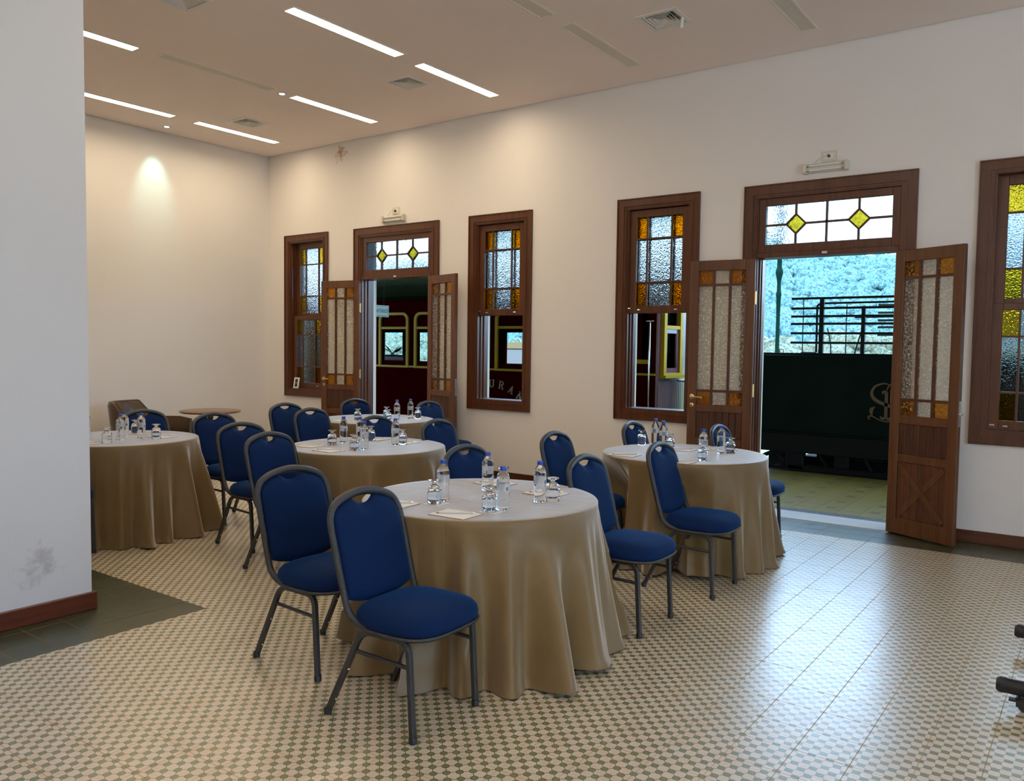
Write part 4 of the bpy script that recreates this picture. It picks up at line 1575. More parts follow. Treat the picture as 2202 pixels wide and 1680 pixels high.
P = {
 'big': [(2.815, 2.367, 3, 'at the front of the big table'), (3.525, 2.35, 0, 'behind the right glass of the big table'), (3.60, 2.74, -3, 'at the back of the big table'), (2.82, 2.752, 4, 'half behind the nearest chair on the big table')],
 'mid': [(4.030, 4.835, 2, 'at the left edge of the middle table'), (3.945, 4.51, -2, 'at the front of the middle table'), (4.675, 4.79, 0, 'at the back of the middle table'), (4.665, 4.455, 2, 'under the right glass of the middle table')],
 'far': [(5.60, 6.24, 0, 'at the left of the far table'), (6.42, 5.99, 2, 'at the right of the far table')],
 'door': [(5.165, 2.775, 2, 'at the left of the doorway table'), (5.105, 2.33, -2, 'at the front of the doorway table'), (5.735, 2.60, 3, 'in the middle of the doorway table'), (5.915, 2.355, 0, 'at the right of the doorway table')],
 'left': [(3.645, 6.165, 4, 'at the right of the table by the wall end'), (3.66, 6.49, 0, 'at the back of the table by the wall end'), (3.02, 6.15, 0, 'at the cut edge of the table by the wall end')],
}
ZS = ZT + 0.0005
b0 = g0 = None
for key in B:
    for x, y, lab in B[key]:
        if b0 is None:
            b0 = make_bottle(lab, (x, y, ZS + 0.0005))
        else:
            dup(b0, (x, y, ZS + 0.0005), random.uniform(-0.9, 0.9) if key != 'door' else 1.9 + random.uniform(-0.4, 0.4), lab)
    for k, (x, y, lab) in enumerate(G[key]):
        z = ZS
        if key == 'big' and k in (0, 2):
            mb = MB()
            mb.box(-0.047, 0.047, -0.047, 0.047, 0, 0.0014)
            mb.build('coaster', 'paper', None, (x + 0.01, y - 0.008, ZS), math.radians(4), label='square paper coaster under the %s glass of the big table' % ('left' if k == 0 else 'front'), category='coaster')
            z += 0.0018
        if g0 is None:
            g0 = make_glass(lab, (x, y, z))
        else:
            c = g0.copy()
            C.objects.link(c)
            c.location = (x, y, z)
            c['label'] = lab
pd0 = pc0 = None
for key in P:
    for x, y, r, where in P[key]:
        rr = math.radians(r)
        lab = 'small white notepad ' + where
        if pd0 is None:
            pd0 = thing('notepad', lab, 'notepad', (x, y, ZS), rr, 'notepads on the draped tables')
            mb = MB()
            mb.box(-0.0745, 0.0745, -0.1, 0.1, 0, 0.0016)
            mb.build('backing_card', 'card', pd0)
            mb = MB()
            mb.box(-0.072, 0.072, -0.0975, 0.0975, 0.0016, 0.004)
            mb.build('sheets', 'paper', pd0)
        else:
            dup(pd0, (x, y, ZS), rr, lab)
        lab = 'pale pencil on the notepad ' + where
        if pc0 is None:
            pc0 = thing('pencil', lab, 'pencil', (x, y, ZS + 0.0085), rr + 0.60, 'pencils on the notepads')
            mb = MB()
            mb.tube([(0, -0.078, 0), (0, 0.075, 0)], 0.004, 6)
            mb.build('shaft', 'pencil', pc0)
            mb = MB()
            mb.tube([(0, 0.075, 0), (0, 0.091, 0)], [0.004, 0.0006], 6)
            mb.build('tip', 'card', pc0)
            mb = MB()
            mb.tube([(0, -0.090, 0), (0, -0.078, 0)], 0.0042, 8)
            mb.build('ferrule', 'steel', pc0)
        else:
            dup(pc0, (x, y, ZS + 0.0085), rr + 0.60, lab)

# ---------------------------------------------------------------- side table and armchair at the end wall
t_ = thing('side_table', 'round wooden pedestal side table against the end wall', 'side table', (5.70, 8.60, 0))
mb = MB()
mb.lathe([(0.0001, 0.690), (0.318, 0.690), (0.335, 0.696), (0.347, 0.703), (0.349, 0.709), (0.340, 0.715), (0.330, 0.720), (0.0001, 0.721)], 64)
mb.build('top', 'table_wood', t_)
mb = MB()
mb.box(-0.16, 0.16, -0.03, 0.03, 0.672, 0.690)
mb.box(-0.03, 0.03, -0.16, 0.16, 0.672, 0.690)
mb.build('brace', 'table_dark', t_)
mb = MB()
mb.lathe([(0.028, 0.05), (0.034, 0.09), (0.055, 0.13), (0.060, 0.18), (0.040, 0.26), (0.026, 0.31), (0.030, 0.36), (0.026, 0.42), (0.026, 0.60), (0.040, 0.672)], 20)
mb.build('column', 'table_dark', t_)
for k in range(3):
    a = k * 2 * PI / 3 + 0.5
    mb = MB()
    mb.tube(smooth([(0.03 * math.cos(a), 0.03 * math.sin(a), 0.15), (0.12 * math.cos(a), 0.12 * math.sin(a), 0.12), (0.22 * math.cos(a), 0.22 * math.sin(a), 0.04), (0.29 * math.cos(a), 0.29 * math.sin(a), 0.02)], 3), 0.018, 8)
    mb.build('foot', 'table_dark', t_)

t_ = thing('leather_armchair', 'brown leather tub armchair by the end wall, behind the dark blue chair', 'armchair', (5.18, 8.98, 0), math.radians(38))
t_.scale = (0.86, 0.86, 1.0)
# wrap-around shell: plan curve, height profile
plan = smooth([(-0.40, -0.38, 0), (-0.41, -0.15, 0), (-0.40, 0.10, 0), (-0.33, 0.30, 0), (-0.17, 0.40, 0), (0, 0.42, 0), (0.17, 0.40, 0), (0.33, 0.30, 0), (0.40, 0.10, 0), (0.41, -0.15, 0), (0.40, -0.38, 0)], 4)
nP = len(plan)
vs, fs = [], []
sec = 8
for i, p in enumerate(plan):
    u = abs(i / (nP - 1) * 2 - 1)
    hgt = 0.82 - 0.20 * max(0, min(1, (u - 0.40) / 0.16)) ** 1.2 * (1 if u < 0.62 else 1)
    if u > 0.85:
        hgt -= 0.03 * ((u - 0.85) / 0.15)
    d = (plan[min(i + 1, nP - 1)] - plan[max(i - 1, 0)]).normalized()
    nrm = Vector((-d.y, d.x, 0))
    if nrm.dot(Vector((0, 0, 0)) - p) < 0:
        nrm = -nrm                        # points inwards
    fl_ = 0.05 * (1 - u)
    ring = [(p - nrm * 0.05, 0.12), (p - nrm * 0.055, 0.45), (p - nrm * (0.06 + fl_), hgt - 0.03), (p - nrm * (0.045 + fl_), hgt), (p + nrm * (0.02 - fl_), hgt), (p + nrm * (0.045 - fl_), hgt - 0.03), (p + nrm * 0.055, 0.45), (p + nrm * 0.055, 0.12)]
    vs += [(q_.x, q_.y, z) for q_, z in ring]
for i in range(nP - 1):
    for j in range(sec):
        fs.append((i * sec + j, i * sec + (j + 1) % sec, (i + 1) * sec + (j + 1) % sec, (i + 1) * sec + j))
fs.append(tuple(range(sec)))
fs.append(tuple((nP - 1) * sec + j for j in range(sec - 1, -1, -1)))
mb = MB()
mb.add(vs, fs, 0, True)
mb.build('shell', 'brown_leather', t_)
for kk, (ia, ib) in enumerate(((3, 3), (4, 4))):
    mb = MB()
    mb.tube([Vector(vs[i * sec + ia]) + Vector((0, 0, 0.002)) for i in range(nP)], 0.006, 6)
    mb.build('piping', 'brown_leather', t_)
mb = MB()
mb.box(-0.345, 0.345, -0.42, 0.34, 0.30, 0.44)
mb.build('seat_cushion', 'brown_leather', t_, bevel=0.035)
mb = MB()
mb.box(-0.345, 0.345, -0.38, 0.36, 0.12, 0.30)
mb.build('base', 'brown_leather', t_, bevel=0.02)
for sx in (-1, 1):
    for y in (-0.33, 0.30):
        mb = MB()
        mb.box(sx * 0.32 - 0.022, sx * 0.32 + 0.022, y - 0.022, y + 0.022, 0, 0.12)
        mb.build('leg', 'table_dark', t_)

# ---------------------------------------------------------------- rolling stand at the right edge
t_ = thing('rolling_stand', 'black rolling screen stand on casters, cut off by the picture edge', 'stand')
for x in (4.02, 4.856):
    mb = MB()
    mb.tube([(x, -0.62, 0.098), (x, 0.30, 0.098), (x, 0.315, 0.098)], [0.032, 0.032, 0.030], 20, cap=True)
    ft = mb.build('base_tube', 'black_metal', t_)
    mb = MB()
    mb.tube([(x, 0.302, 0.098), (x, 0.325, 0.098), (x, 0.338, 0.098)], [0.0335, 0.0335, 0.026], 20)
    mb.build('end_cap', 'rubber', ft)
    for y in (0.245, -0.55):
        mb = MB()
        mb.lathe([(0.013, 0.052), (0.013, 0.070)], 12, (x, y, 0))
        mb.box(x - 0.017, x - 0.012, y - 0.032, y + 0.018, 0.020, 0.056)
        mb.box(x + 0.012, x + 0.017, y - 0.032, y + 0.018, 0.020, 0.056)
        mb.box(x - 0.017, x + 0.017, y - 0.02, y + 0.02, 0.050, 0.058)
        mb.box(x - 0.02, x + 0.02, y + 0.018, y + 0.045, 0.040, 0.047)
        cs = mb.build('caster', 'rubber', ft, bevel=0.002)
        mb = MB()
        mb.lathe([(0.008, -0.010), (0.022, -0.010), (0.025, -0.006), (0.025, 0.006), (0.022, 0.010), (0.008, 0.010)], 24, T=Matrix.Translation((x, y - 0.012, 0.0255)) @ Matrix.Rotation(PI / 2, 4, 'Y'))
        mb.build('wheel', 'dark_plastic', ft)
mb = MB()
mb.tube([(4.05, -0.35, 0.098), (4.83, -0.35, 0.098)], 0.025, 16)
mb.build('cross_tube', 'black_metal', t_)
for x in (4.30, 4.58):
    mb = MB()
    mb.tube([(x, -0.35, 0.11), (x, -0.35, 1.75)], 0.02, 12)
    mb.build('post', 'black_metal', t_)
mb = MB()
mb.box(3.95, 4.93, -0.40, -0.33, 1.10, 1.72)
mb.build('screen_panel', 'dark_plastic', t_, bevel=0.01)

# ---------------------------------------------------------------- outside: platform, trains, hill
mb = MB()
mb.box(XO + 0.03, 10.40, YB - 4, 26, -0.9, -0.004)
plat = mb.build('floor_platform', 'grout_out', kind='structure', label='tiled station platform outside the doorways')
vs, fs = tile_verts(0.2, 0.2, 0.0012, 0.001)
rest = MB()
for i in range(13):
    for j in range(-8, 66):
        x, y = 7.89 + i * 0.19, 0.0 + j * 0.2025
        rest.add([(x + p[0] * 0.95, y + p[1] * 1.0125, p[2]) for p in vs], fs)
rest.build('platform_tiles', 'ptile', plat, kind='stuff')
vs, fs = tile_verts(0.16, 0.2025, 0.003, 0.001)
me = None
for j in range(3, 60):
    if me is None:
        b = MB()
        b.add(vs, fs)
        o = b.build('slate_tile', 'purple', plat, (7.725, -0.07 + j * 0.2025, 0))
        me = o.data
    else:
        o = bpy.data.objects.new('slate_tile', me)
        C.objects.link(o)
        o.parent = plat
        o.location = (7.725, -0.07 + j * 0.2025, 0)
mb = MB()
mb.box(10.36, 10.42, YB - 4, 26, -0.06, 0.004)
mb.build('platform_edge', 'rust_black', plat)
mb = MB()
mb.box(XO + 0.02, 10.75, YB - 4, 26, 3.62, 3.78)
mb.box(10.66, 10.75, YB - 4, 26, 3.45, 3.62)
mb.build('unseen_shade_roof', 'canopy', kind='structure')  # unseen canopy, added to keep sky light off the platform and train side
mb = MB()
mb.box(10.42, 14.6, -60, 90, -1.1, -1.0)
mb.build('track_bed', 'ballast', kind='structure')
mb = MB()
mb.add([(14.6, -60, -1.02), (700, -400, -1.05), (700, 900, -1.05), (14.6, 90, -1.02)], [(0, 1, 2, 3)])
mb.add([(-400, -500, -1.2), (-400, YB - 4.5, -1.2), (700, YB - 60, -1.2), (700, -500, -1.2)], [(0, 3, 2, 1)])
mb.build('ground', 'turf', kind='structure')
for x in (10.95, 12.40):
    mb = MB()
    mb.box(x - 0.035, x + 0.035, -20, 40, -1.0, -0.86)
    mb.build('rail', 'rust_black', label='steel rail under the wagons, %s the platform' % ('next to' if x < 11 else 'away from'), category='rail')


def rr_rect(y0, y1, z0, z1, r, n=5):
    """rectangle with rounded upper corners, (y, z) points"""
    pts = [(y0, z0), (y1, z0)]
    for k in range(n + 1):
        a = PI / 2 * k / n
        pts.append((y1 - r + r * math.cos(a), z1 - r + r * math.sin(a)))
    for k in range(n + 1):
        a = PI / 2 * (1 + k / n)
        pts.append((y0 + r + r * math.cos(a), z1 - r + r * math.sin(a)))
    return pts


# dining carriage
car = thing('dining_carriage', 'maroon railway dining carriage with yellow window frames beside the platform', 'train')
XC, XD, YE, YC1 = 10.50, 13.10, 5.172, 20.0
wins = [(9.92, 10.64), (9.06, 9.78), (7.29, 8.01), (11.6, 12.32), (12.46, 13.18), (6.43, 7.15)]
hl = [(a + 0.07, b - 0.07, 1.25, 1.785) for a, b in wins] + [(5.30, 5.42, 1.36, 2.05)]
for x, nm in ((XC, 'side_wall'), (XD - 0.05, 'side_wall')):
    mb = MB()
    holed(mb, (YE, YC1), (0.02, 2.32), hl if x == XC else [(a + 0.07, b - 0.07, 1.15, 1.80) for a, b in wins], x, x + 0.05, lambda u, v, w: (w, u, v))
    mb.build(nm, 'maroon', car)
mb = MB()
mb.box(XC + 0.05, XD - 0.05, YE, YC1, 0.02, 0.08)
mb.build('carriage_floor', 'seat_red', car)
mb = MB()
poly = [(XC - 0.06, 2.30), (XC - 0.05, 2.37), (XC + 0.25, 2.60), (XC + 0.75, 2.78), (XC + 1.3, 2.84), (XD - 0.75, 2.78), (XD - 0.25, 2.60), (XD + 0.05, 2.37), (XD + 0.06, 2.30)]
mb.prism(poly, YE - 0.05, YC1, 'y')
mb.build('carriage_roof', 'car_roof', car)
for a, b in wins:
    mb = MB()
    mb.ringprism(rr_rect(a, b, 1.13, 2.095, 0.13), rr_rect(a + 0.05, b - 0.05, 1.14, 2.05, 0.09), XC - 0.035, XC, 'x')
    mb.box(XC - 0.030, XC, a + 0.05, b - 0.05, 1.805, 1.845)
    wf = mb.build('window_frame', 'yellow', car)
    mb = MB()
    mb.box(XC + 0.02, XC + 0.026, a + 0.07, b - 0.07, 1.25, 1.785)
    mb.build('pane', 'car_glass', wf)
mb = MB()
mb.box(XC - 0.03, XC, YE, YC1, 1.135, 1.165)
mb.build('belt_rail', 'yellow', car)
# curved word on the side, slab letters
LET = {
 'R': [[(0, 0), (0, 1)], [(-.12, 0), (.14, 0)], [(-.12, 1), (.1, 1)], [(0, 1), (.42, .98), (.56, .78), (.42, .55), (0, .52)], [(.3, .53), (.58, 0)], [(.45, 0), (.72, 0)]],
 'E': [[(0, 0), (0, 1)], [(-.1, 0), (.6, 0), (.6, .18)], [(-.1, 1), (.58, 1), (.58, .82)], [(0, .5), (.4, .5)], [(.4, .4), (.4, .6)]],
 'S': [[(.55, .80), (.5, .93), (.28, 1), (.06, .9), (.04, .72), (.2, .57), (.42, .45), (.58, .28), (.52, .08), (.28, 0), (.08, .06), (.02, .2)]],
 'T': [[(.3, 0), (.3, 1)], [(.14, 0), (.46, 0)], [(-.04, .84), (-.04, 1), (.64, 1), (.64, .84)]],
 'A': [[(.04, 0), (.32, 1), (.62, 0)], [(-.08, 0), (.16, 0)], [(.48, 0), (.76, 0)], [(.14, .34), (.52, .34)]],
 'U': [[(0, 1), (0, .3), (.1, .06), (.3, 0), (.5, .06), (.6, .3), (.6, 1)], [(-.12, 1), (.13, 1)], [(.47, 1), (.72, 1)]],
 'N': [[(0, 0), (0, 1), (.56, 0), (.56, 1)], [(-.12, 0), (.12, 0)], [(-.14, 1), (.05, 1)], [(.44, 1), (.68, 1)]],
}
word = 'RESTAURANTE'
cyw, czw, Rw = 8.085, -0.02, 0.94
for k, chh in enumerate(word):
    th = (k - 5) * 0.215
    hgt = 0.115
    mb = MB()
    ca, sa = math.cos(th), math.sin(th)
    for st in LET[chh]:
        pts = []
        for (px_, pz_) in st:
            lx, lz = (px_ - 0.3) * hgt, (pz_ - 0.5) * hgt
            # reading direction runs towards -y when seen from the platform
            dy, dz = lx * ca + lz * sa, -lx * sa + lz * ca
            pts.append((XC - 0.004, cyw - (Rw * sa + dy), czw + Rw * ca + dz))
        for a, b in zip(pts, pts[1:]):
            va, vb = Vector(a), Vector(b)
            d = (vb - va)
            if d.length < 1e-6:
                continue
            d.normalize()
            hwid = 0.0105 if abs(b[2] - a[2]) > abs(b[1] - a[1]) * 0.6 else 0.007
            nn = Vector((0, -d.z, d.y)) * hwid
            e = d * 0.005
            q4 = [va - e + nn, va - e - nn, vb + e - nn, vb + e + nn]
            mb.add([(XC - 0.006, p.y, p.z) for p in q4] + [(XC, p.y, p.z) for p in q4], [(0, 1, 2, 3), (4, 7, 6, 5), (0, 4, 5, 1), (1, 5, 6, 2), (2, 6, 7, 3), (3, 7, 4, 0)])
    mb.build('letter', 'lettering', car)
# vestibule side opening with a yellow sill and hand rail
mb = MB()
mb.box(XC - 0.03, XC, 5.27, 5.50, 1.30, 1.36)
mb.build('door_sill', 'yellow', car)
mb = MB()
mb.tube([(XC - 0.01, 5.245, 0.66), (XC - 0.06, 5.245, 0.68), (XC - 0.06, 5.245, 1.90), (XC - 0.01, 5.245, 1.92)], 0.013, 8)
mb.tube([(XC - 0.06, 5.19, 1.905), (XC - 0.06, 5.30, 1.905)], 0.012, 8)
mb.build('hand_rail', 'steel', car)
# end wall: upright boards and a yellow framed window
mb = MB()
holed(mb, (XC, XD), (0.02, 2.32), [(10.68, 11.13, 1.20, 2.08)], YE - 0.03, YE, lambda u, v, w: (u, w, v))
ew = mb.build('end_wall', 'maroon2', car)
n = 0
x = XC + 0.01
while x < XD - 0.07:
    for z0, z1 in ((0.03, 1.06),):
        mb = MB()
        mb.box(x + 0.003, x + 0.057, YE - 0.042, YE - 0.030, z0, z1)
        mb.build('plank', 'maroon2', ew, bevel=0.004)
    x += 0.062
mb = MB()
mb.ringprism(rr_rect(10.575, 11.19, 1.12, 2.22, 0.14), rr_rect(10.66, 11.105, 1.17, 2.15, 0.10), YE - 0.09, YE - 0.03, 'y')
mb.box(10.66, 11.105, YE - 0.085, YE - 0.03, 1.80, 1.85)
mb.box(10.56, 11.21, YE - 0.13, YE - 0.03, 1.10, 1.14)
wf = mb.build('window_frame', 'yellow', car)
mb = MB()
mb.ringprism([(10.66, 1.17), (11.105, 1.17), (11.105, 1.80), (10.66, 1.80)], [(10.73, 1.24), (11.04, 1.24), (11.04, 1.74), (10.73, 1.74)], YE - 0.06, YE - 0.035, 'y')
mb.build('inner_frame', 'maroon2', wf)
mb = MB()
mb.box(10.68, 11.10, YE - 0.02, YE - 0.012, 1.20, 2.08)
mb.build('pane', 'car_glass', wf)
mb = MB()
mb.box(XC, XD, YE + 1.0, YE + 1.03, 0.02, 2.3)
for x in (10.62, 10.95, 11.3):
    mb.box(x, x + 0.02, YE + 0.98, YE + 1.0, 0.05, 2.3, 1)
mb.build('vestibule_wall', ['seat_red', 'yellow'], car)
# brake stand on the platform end of the carriage
mb = MB()
mb.tube([(11.42, YE - 0.22, 0.0), (11.42, YE - 0.22, 1.62)], 0.016, 8)
mb.tube([(11.23, YE - 0.22, 1.60), (11.25, YE - 0.22, 1.64), (11.42, YE - 0.22, 1.645), (11.60, YE - 0.22, 1.63)], 0.018, 8)
mb.tube([(11.0, YE - 0.10, 1.06), (11.42, YE - 0.22, 1.02)], 0.013, 6)
mb.tube([(11.42, YE - 0.22, 1.64), (11.42, YE - 0.22, 1.70)], 0.02, 8)
mb.build('brake_stand', 'rust_black', car)
mb = MB()
mb.box(XC + 0.1, XD - 0.1, YE - 0.45, YE, -0.06, 0.02)
mb.build('end_platform', 'rust_black', car)
mb = MB()
mb.box(XC + 0.02, XC + 0.12, YE - 0.4, YC1, -0.15, 0.02)
mb.box(XD - 0.12, XD - 0.02, YE - 0.4, YC1, -0.15, 0.02)
mb.box(XC + 0.6, XD - 0.6, YE + 0.5, YC1, -0.6, -0.1)
mb.build('underframe', 'rust_black', car)
for y in (6.3, 8.4):
    for x in (10.95, 12.40):
        mb = MB()
        mb.lathe([(0.05, -0.07), (0.43, -0.06), (0.46, -0.05), (0.46, -0.02), (0.42, 0.06), (0.05, 0.07)], 28, T=Matrix.Translation((x, y, -0.43)) @ Matrix.Rotation(PI / 2, 4, 'Y'))
        mb.build('wheel', 'rust_black', car)
# inside of the carriage: seats, table, vase
for y, lab in ((10.80, 'dark red dining seat seen through the carriage window'),):
    mb = MB()
    mb.box(11.0, 11.4, y - 0.35, y + 0.56, 0.08, 0.52)
    mb.box(11.3, 11.4, y, y + 0.56, 0.52, 1.335)
    mb.build('dining_bench', 'seat_red', None, label=lab, category='bench', bevel=0.03)
t_ = thing('flower_vase', 'white vase with a spiky plant behind the carriage window glass', 'vase', (11.75, 11.55, 1.16))
mb = MB()
mb.lathe([(0.0001, 0), (0.07, 0), (0.085, 0.08), (0.05, 0.17), (0.035, 0.22)], 14)
mb.build('vase', 'table_white', t_)
mb = MB()
for k in range(16):
    a = k * 2.4
    el = 0.3 + 0.9 * (k % 4) / 4
    d = Vector((math.cos(a) * math.cos(el), math.sin(a) * math.cos(el), math.sin(el)))
    s_ = d.orthogonal().normalized() * 0.016
    p0 = Vector((0, 0, 0.2))
    mb.add([p0, p0 + d * 0.12 + s_, p0 + d * 0.30, p0 + d * 0.12 - s_], [(0, 1, 2, 3)])
mb.build('leaves', 'leafdark', t_, kind='stuff')
t_ = thing('dining_table', 'white clothed dining table seen through the carriage window', 'table', (11.95, 11.85, 0.08))
mb = MB()
mb.box(-0.45, 0.6, -0.35, 0.35, 1.03, 1.06)
mb.build('top', 'table_white', t_)
mb = MB()
mb.box(0.02, 0.1, -0.04, 0.04, 0, 1.03)
mb.build('leg', 'table_dark', t_)
t_ = thing('garden_wall', 'low white wall seen through the carriage window above the lettering', 'garden wall', (15.0, 11.1, -1.0))
mb = MB()
mb.box(0, 0.2, -1.5, 1.3, 0, 2.48)
mb.build('body', 'garden_white', t_)
mb = MB()
mb.box(-0.02, 0.22, -1.5, 1.3, 2.48, 2.62)
mb.build('coping', 'lettering', t_)
mb = MB()
mb.box(-0.03, 0.0, -1.5, 1.3, 0, 2.08)
mb.build('plinth', 'terracotta', t_)

# green tender wagon
tw = thing('tender_wagon', 'dark green railway wagon with a gold monogram and an iron rack on top', 'train')
YT0, YT1 = -1.2, 4.35
mb = MB()
mb.box(XC, XD - 0.1, YT0, YT1, 0.47, 1.47)
tk = mb.build('tank', 'tender', tw, bevel=0.02)
mb = MB()
mb.tube([(XC - 0.004, YT0, 1.475), (XC - 0.004, YT1, 1.475)], 0.014, 8)
mb.box(XC - 0.006, XC, YT0, YT1, 0.462, 0.482)
mb.build('rim', 'tender', tk)
mb = MB()
for z in (1.262,):
    y = YT0 + 0.1
    while y < YT1:
        mb.lathe([(0.011, 0), (0.008, 0.006), (0.0001, 0.008)], 6, T=Matrix.Translation((XC, y, z)) @ Matrix.Rotation(-PI / 2, 4, 'Y'))
        y += 0.052
mb.build('rivets', 'rust_black', tk, kind='stuff')
mb = MB()
mb.box(XC - 0.002, XC, YT0, YT1, 1.245, 1.285)
mb.build('rivet_strip', 'tender', tk)
# monogram
XM = XC - 0.003


def ribbon(mb, pts, ws, th=0.004):
    P_ = [Vector((0, a, b)) for a, b in pts]
    P_ = smooth(P_, 4)
    n = len(P_)
    L_, R_ = [], []
    for i in range(n):
        u = i / (n - 1) * (len(ws) - 1)
        k = min(int(u), len(ws) - 2)
        wd = ws[k] + (ws[k + 1] - ws[k]) * (u - k)
        d = (P_[min(i + 1, n - 1)] - P_[max(i - 1, 0)]).normalized()
        nn = Vector((0, -d.z, d.y)) * wd
        L_.append(P_[i] + nn)
        R_.append(P_[i] - nn)
    vs = [(XM - th, p.y, p.z) for p in L_] + [(XM - th, p.y, p.z) for p in R_] + [(XM + 0.003, p.y, p.z) for p in L_] + [(XM + 0.003, p.y, p.z) for p in R_]
    fs = []
    for i in range(n - 1):
        fs += [(i, i + 1, n + i + 1, n + i), (i, 2 * n + i, 2 * n + i + 1, i + 1), (n + i, n + i + 1, 3 * n + i + 1, 3 * n + i)]
    mb.add(vs, fs)


mono = []
mb = MB()
ribbon(mb, [(2.106, 1.118), (2.15, 1.135), (2.203, 1.130), (2.268, 1.098), (2.300, 1.049), (2.304, 1.0), (2.280, 0.953), (2.223, 0.914), (2.167, 0.893), (2.106, 0.872), (2.050, 0.840), (2.015, 0.79), (2.025, 0.73), (2.066, 0.700), (2.132, 0.683), (2.199, 0.694), (2.255, 0.721), (2.290, 0.738), (2.318, 0.740), (2.337, 0.716), (2.313, 0.694)],
       [0.005, 0.010, 0.014, 0.018, 0.020, 0.020, 0.020, 0.012, 0.006, 0.006, 0.010, 0.004])
ribbon(mb, [(2.262, 0.850), (2.296, 0.826), (2.304, 0.790), (2.292, 0.745)], [0.003, 0.020, 0.020, 0.004])
mb.build('monogram_letter', 'gold', tk)
mb = MB()
ribbon(mb, [(2.175, 1.012), (2.178, 1.035), (2.160, 1.043), (2.141, 1.037), (2.137, 1.06), (2.126, 1.090), (2.103, 1.120), (2.066, 1.140), (2.02, 1.13), (1.98, 1.09), (1.98, 1.03), (2.03, 0.98), (2.10, 0.97)], [0.012, 0.012, 0.004, 0.006, 0.010, 0.010, 0.016, 0.016, 0.006])
mb.box(XM - 0.004, XM + 0.003, 2.122, 2.157, 0.735, 1.035)
ribbon(mb, [(2.203, 0.742), (2.185, 0.722), (2.160, 0.716), (2.140, 0.735), (2.120, 0.718), (2.095, 0.718), (2.076, 0.746)], [0.004, 0.014, 0.014, 0.006, 0.014, 0.014, 0.004])
mb.build('monogram_letter', 'gold', tk)
mb = MB()
ribbon(mb, [(2.095, 1.075), (2.085, 1.02), (2.07, 0.985), (2.04, 0.965)], [0.004, 0.012, 0.010, 0.004])
ribbon(mb, [(1.95, 1.10), (1.93, 1.0), (1.93, 0.85), (1.95, 0.74)], [0.008, 0.016, 0.016, 0.008])
ribbon(mb, [(1.95, 1.10), (1.87, 1.11), (1.82, 1.04), (1.86, 0.95), (1.93, 0.92), (1.86, 0.82), (1.80, 0.72)], [0.005, 0.014, 0.016, 0.012, 0.006, 0.014, 0.012])
mb.build('monogram_letter', 'gold', tk)
mb = MB()
for z in (0.0, ):
    mb.box(XC - 0.02, XC + 0.12, YT0, YT1 + 0.1, 0.22, 0.46)
    mb.box(XD - 0.3, XD - 0.18, YT0, YT1 + 0.1, 0.22, 0.46)
    mb.box(XC + 0.12, XD - 0.3, YT0, YT0 + 0.15, 0.22, 0.46)
mb.build('sill_beam', 'rust_black', tw, bevel=0.01)
mb = MB()
mb.box(XC + 0.02, XC + 0.14, YT0, 3.3, -0.12, 0.06)
mb.box(XC + 0.02, XC + 0.12, 2.55, 2.72, 0.06, 0.24)
mb.box(XC + 0.02, XC + 0.12, 3.1, 3.32, 0.0, 0.24)
mb.box(XC + 0.02, XC + 0.12, 1.90, 2.02, 0.06, 0.24)
mb.box(XC + 0.3, XD - 0.5, YT0, 2.0, 0.10, 0.24)
mb.box(XC + 0.5, XD - 0.5, 2.25, 3.0, 0.12, 0.24)
mb.box(XC + 0.2, XD - 0.3, 3.35, 3.55, -0.4, 0.0)
mb.box(XC + 0.9, XC + 0.98, YT0, 3.84, -0.80, 0.065)
for ya_, yb_ in ((YT0, 2.40), (2.66, 3.18), (3.34, 3.80)):
    mb.box(XC + 0.9, XC + 0.98, ya_, yb_, 0.065, 0.30)
mb.build('truck_frame', 'rust_black', tw, bevel=0.01)
for pts_, r_ in ((smooth([(XC + 0.06, 3.9, -0.05), (XC + 0.06, 3.5, 0.20), (XC + 0.06, 3.35, 0.10), (XC + 0.06, 3.0, 0.02)], 4), 0.03),
                 ([(XC + 0.08, 2.4, 0.24), (XC + 0.08, 2.28, 0.02)], 0.025), ([(XC + 0.08, 2.95, 0.24), (XC + 0.08, 2.8, 0.02)], 0.02)):
    mb = MB()
    mb.tube(pts_, r_, 6)
    mb.build('brake_rod', 'rust_black', tw)
for y in (2.9, 1.35, 0.0):
    for x in (10.95, 12.40):
        mb = MB()
        mb.lathe([(0.05, -0.07), (0.43, -0.06), (0.46, -0.05), (0.46, -0.02), (0.42, 0.06), (0.05, 0.07)], 28, T=Matrix.Translation((x, y, -0.43)) @ Matrix.Rotation(PI / 2, 4, 'Y'))
        mb.build('wheel', 'rust_black', tw)
# rack: six bars in front, six behind, posts and thin stays
for x, ya, zs, hb_ in ((10.60, 3.325, (2.177, 2.052, 1.951, 1.856, 1.737, 1.618), 0.014), (12.75, 2.75, (2.19, 2.08, 1.97, 1.87, 1.76, 1.64), 0.016)):
    for z in zs:
        mb = MB()
        mb.box(x - 0.014, x + 0.014, -1.1, ya, z - hb_, z + hb_)
        mb.build('rack_bar', 'rack', tw)
for x, y, z1, hw_ in ((10.63, 2.956, 2.19, 0.026), (10.63, 2.46, 2.07, 0.022), (10.63, 1.2, 2.19, 0.026), (12.78, 2.3, 2.2, 0.03), (12.78, 0.8, 2.2, 0.03)):
    mb = MB()
    mb.box(x - 0.015, x + 0.03, y - hw_, y + hw_, 1.46, z1)
    mb.build('rack_post', 'rack', tw)
mb = MB()
mb.tube([(10.58, 3.17, 1.47), (10.58, 3.17, 2.18)], 0.006, 6)
mb.tube([(12.2, 3.05, 1.47), (12.2, 3.05, 2.18)], 0.008, 6)
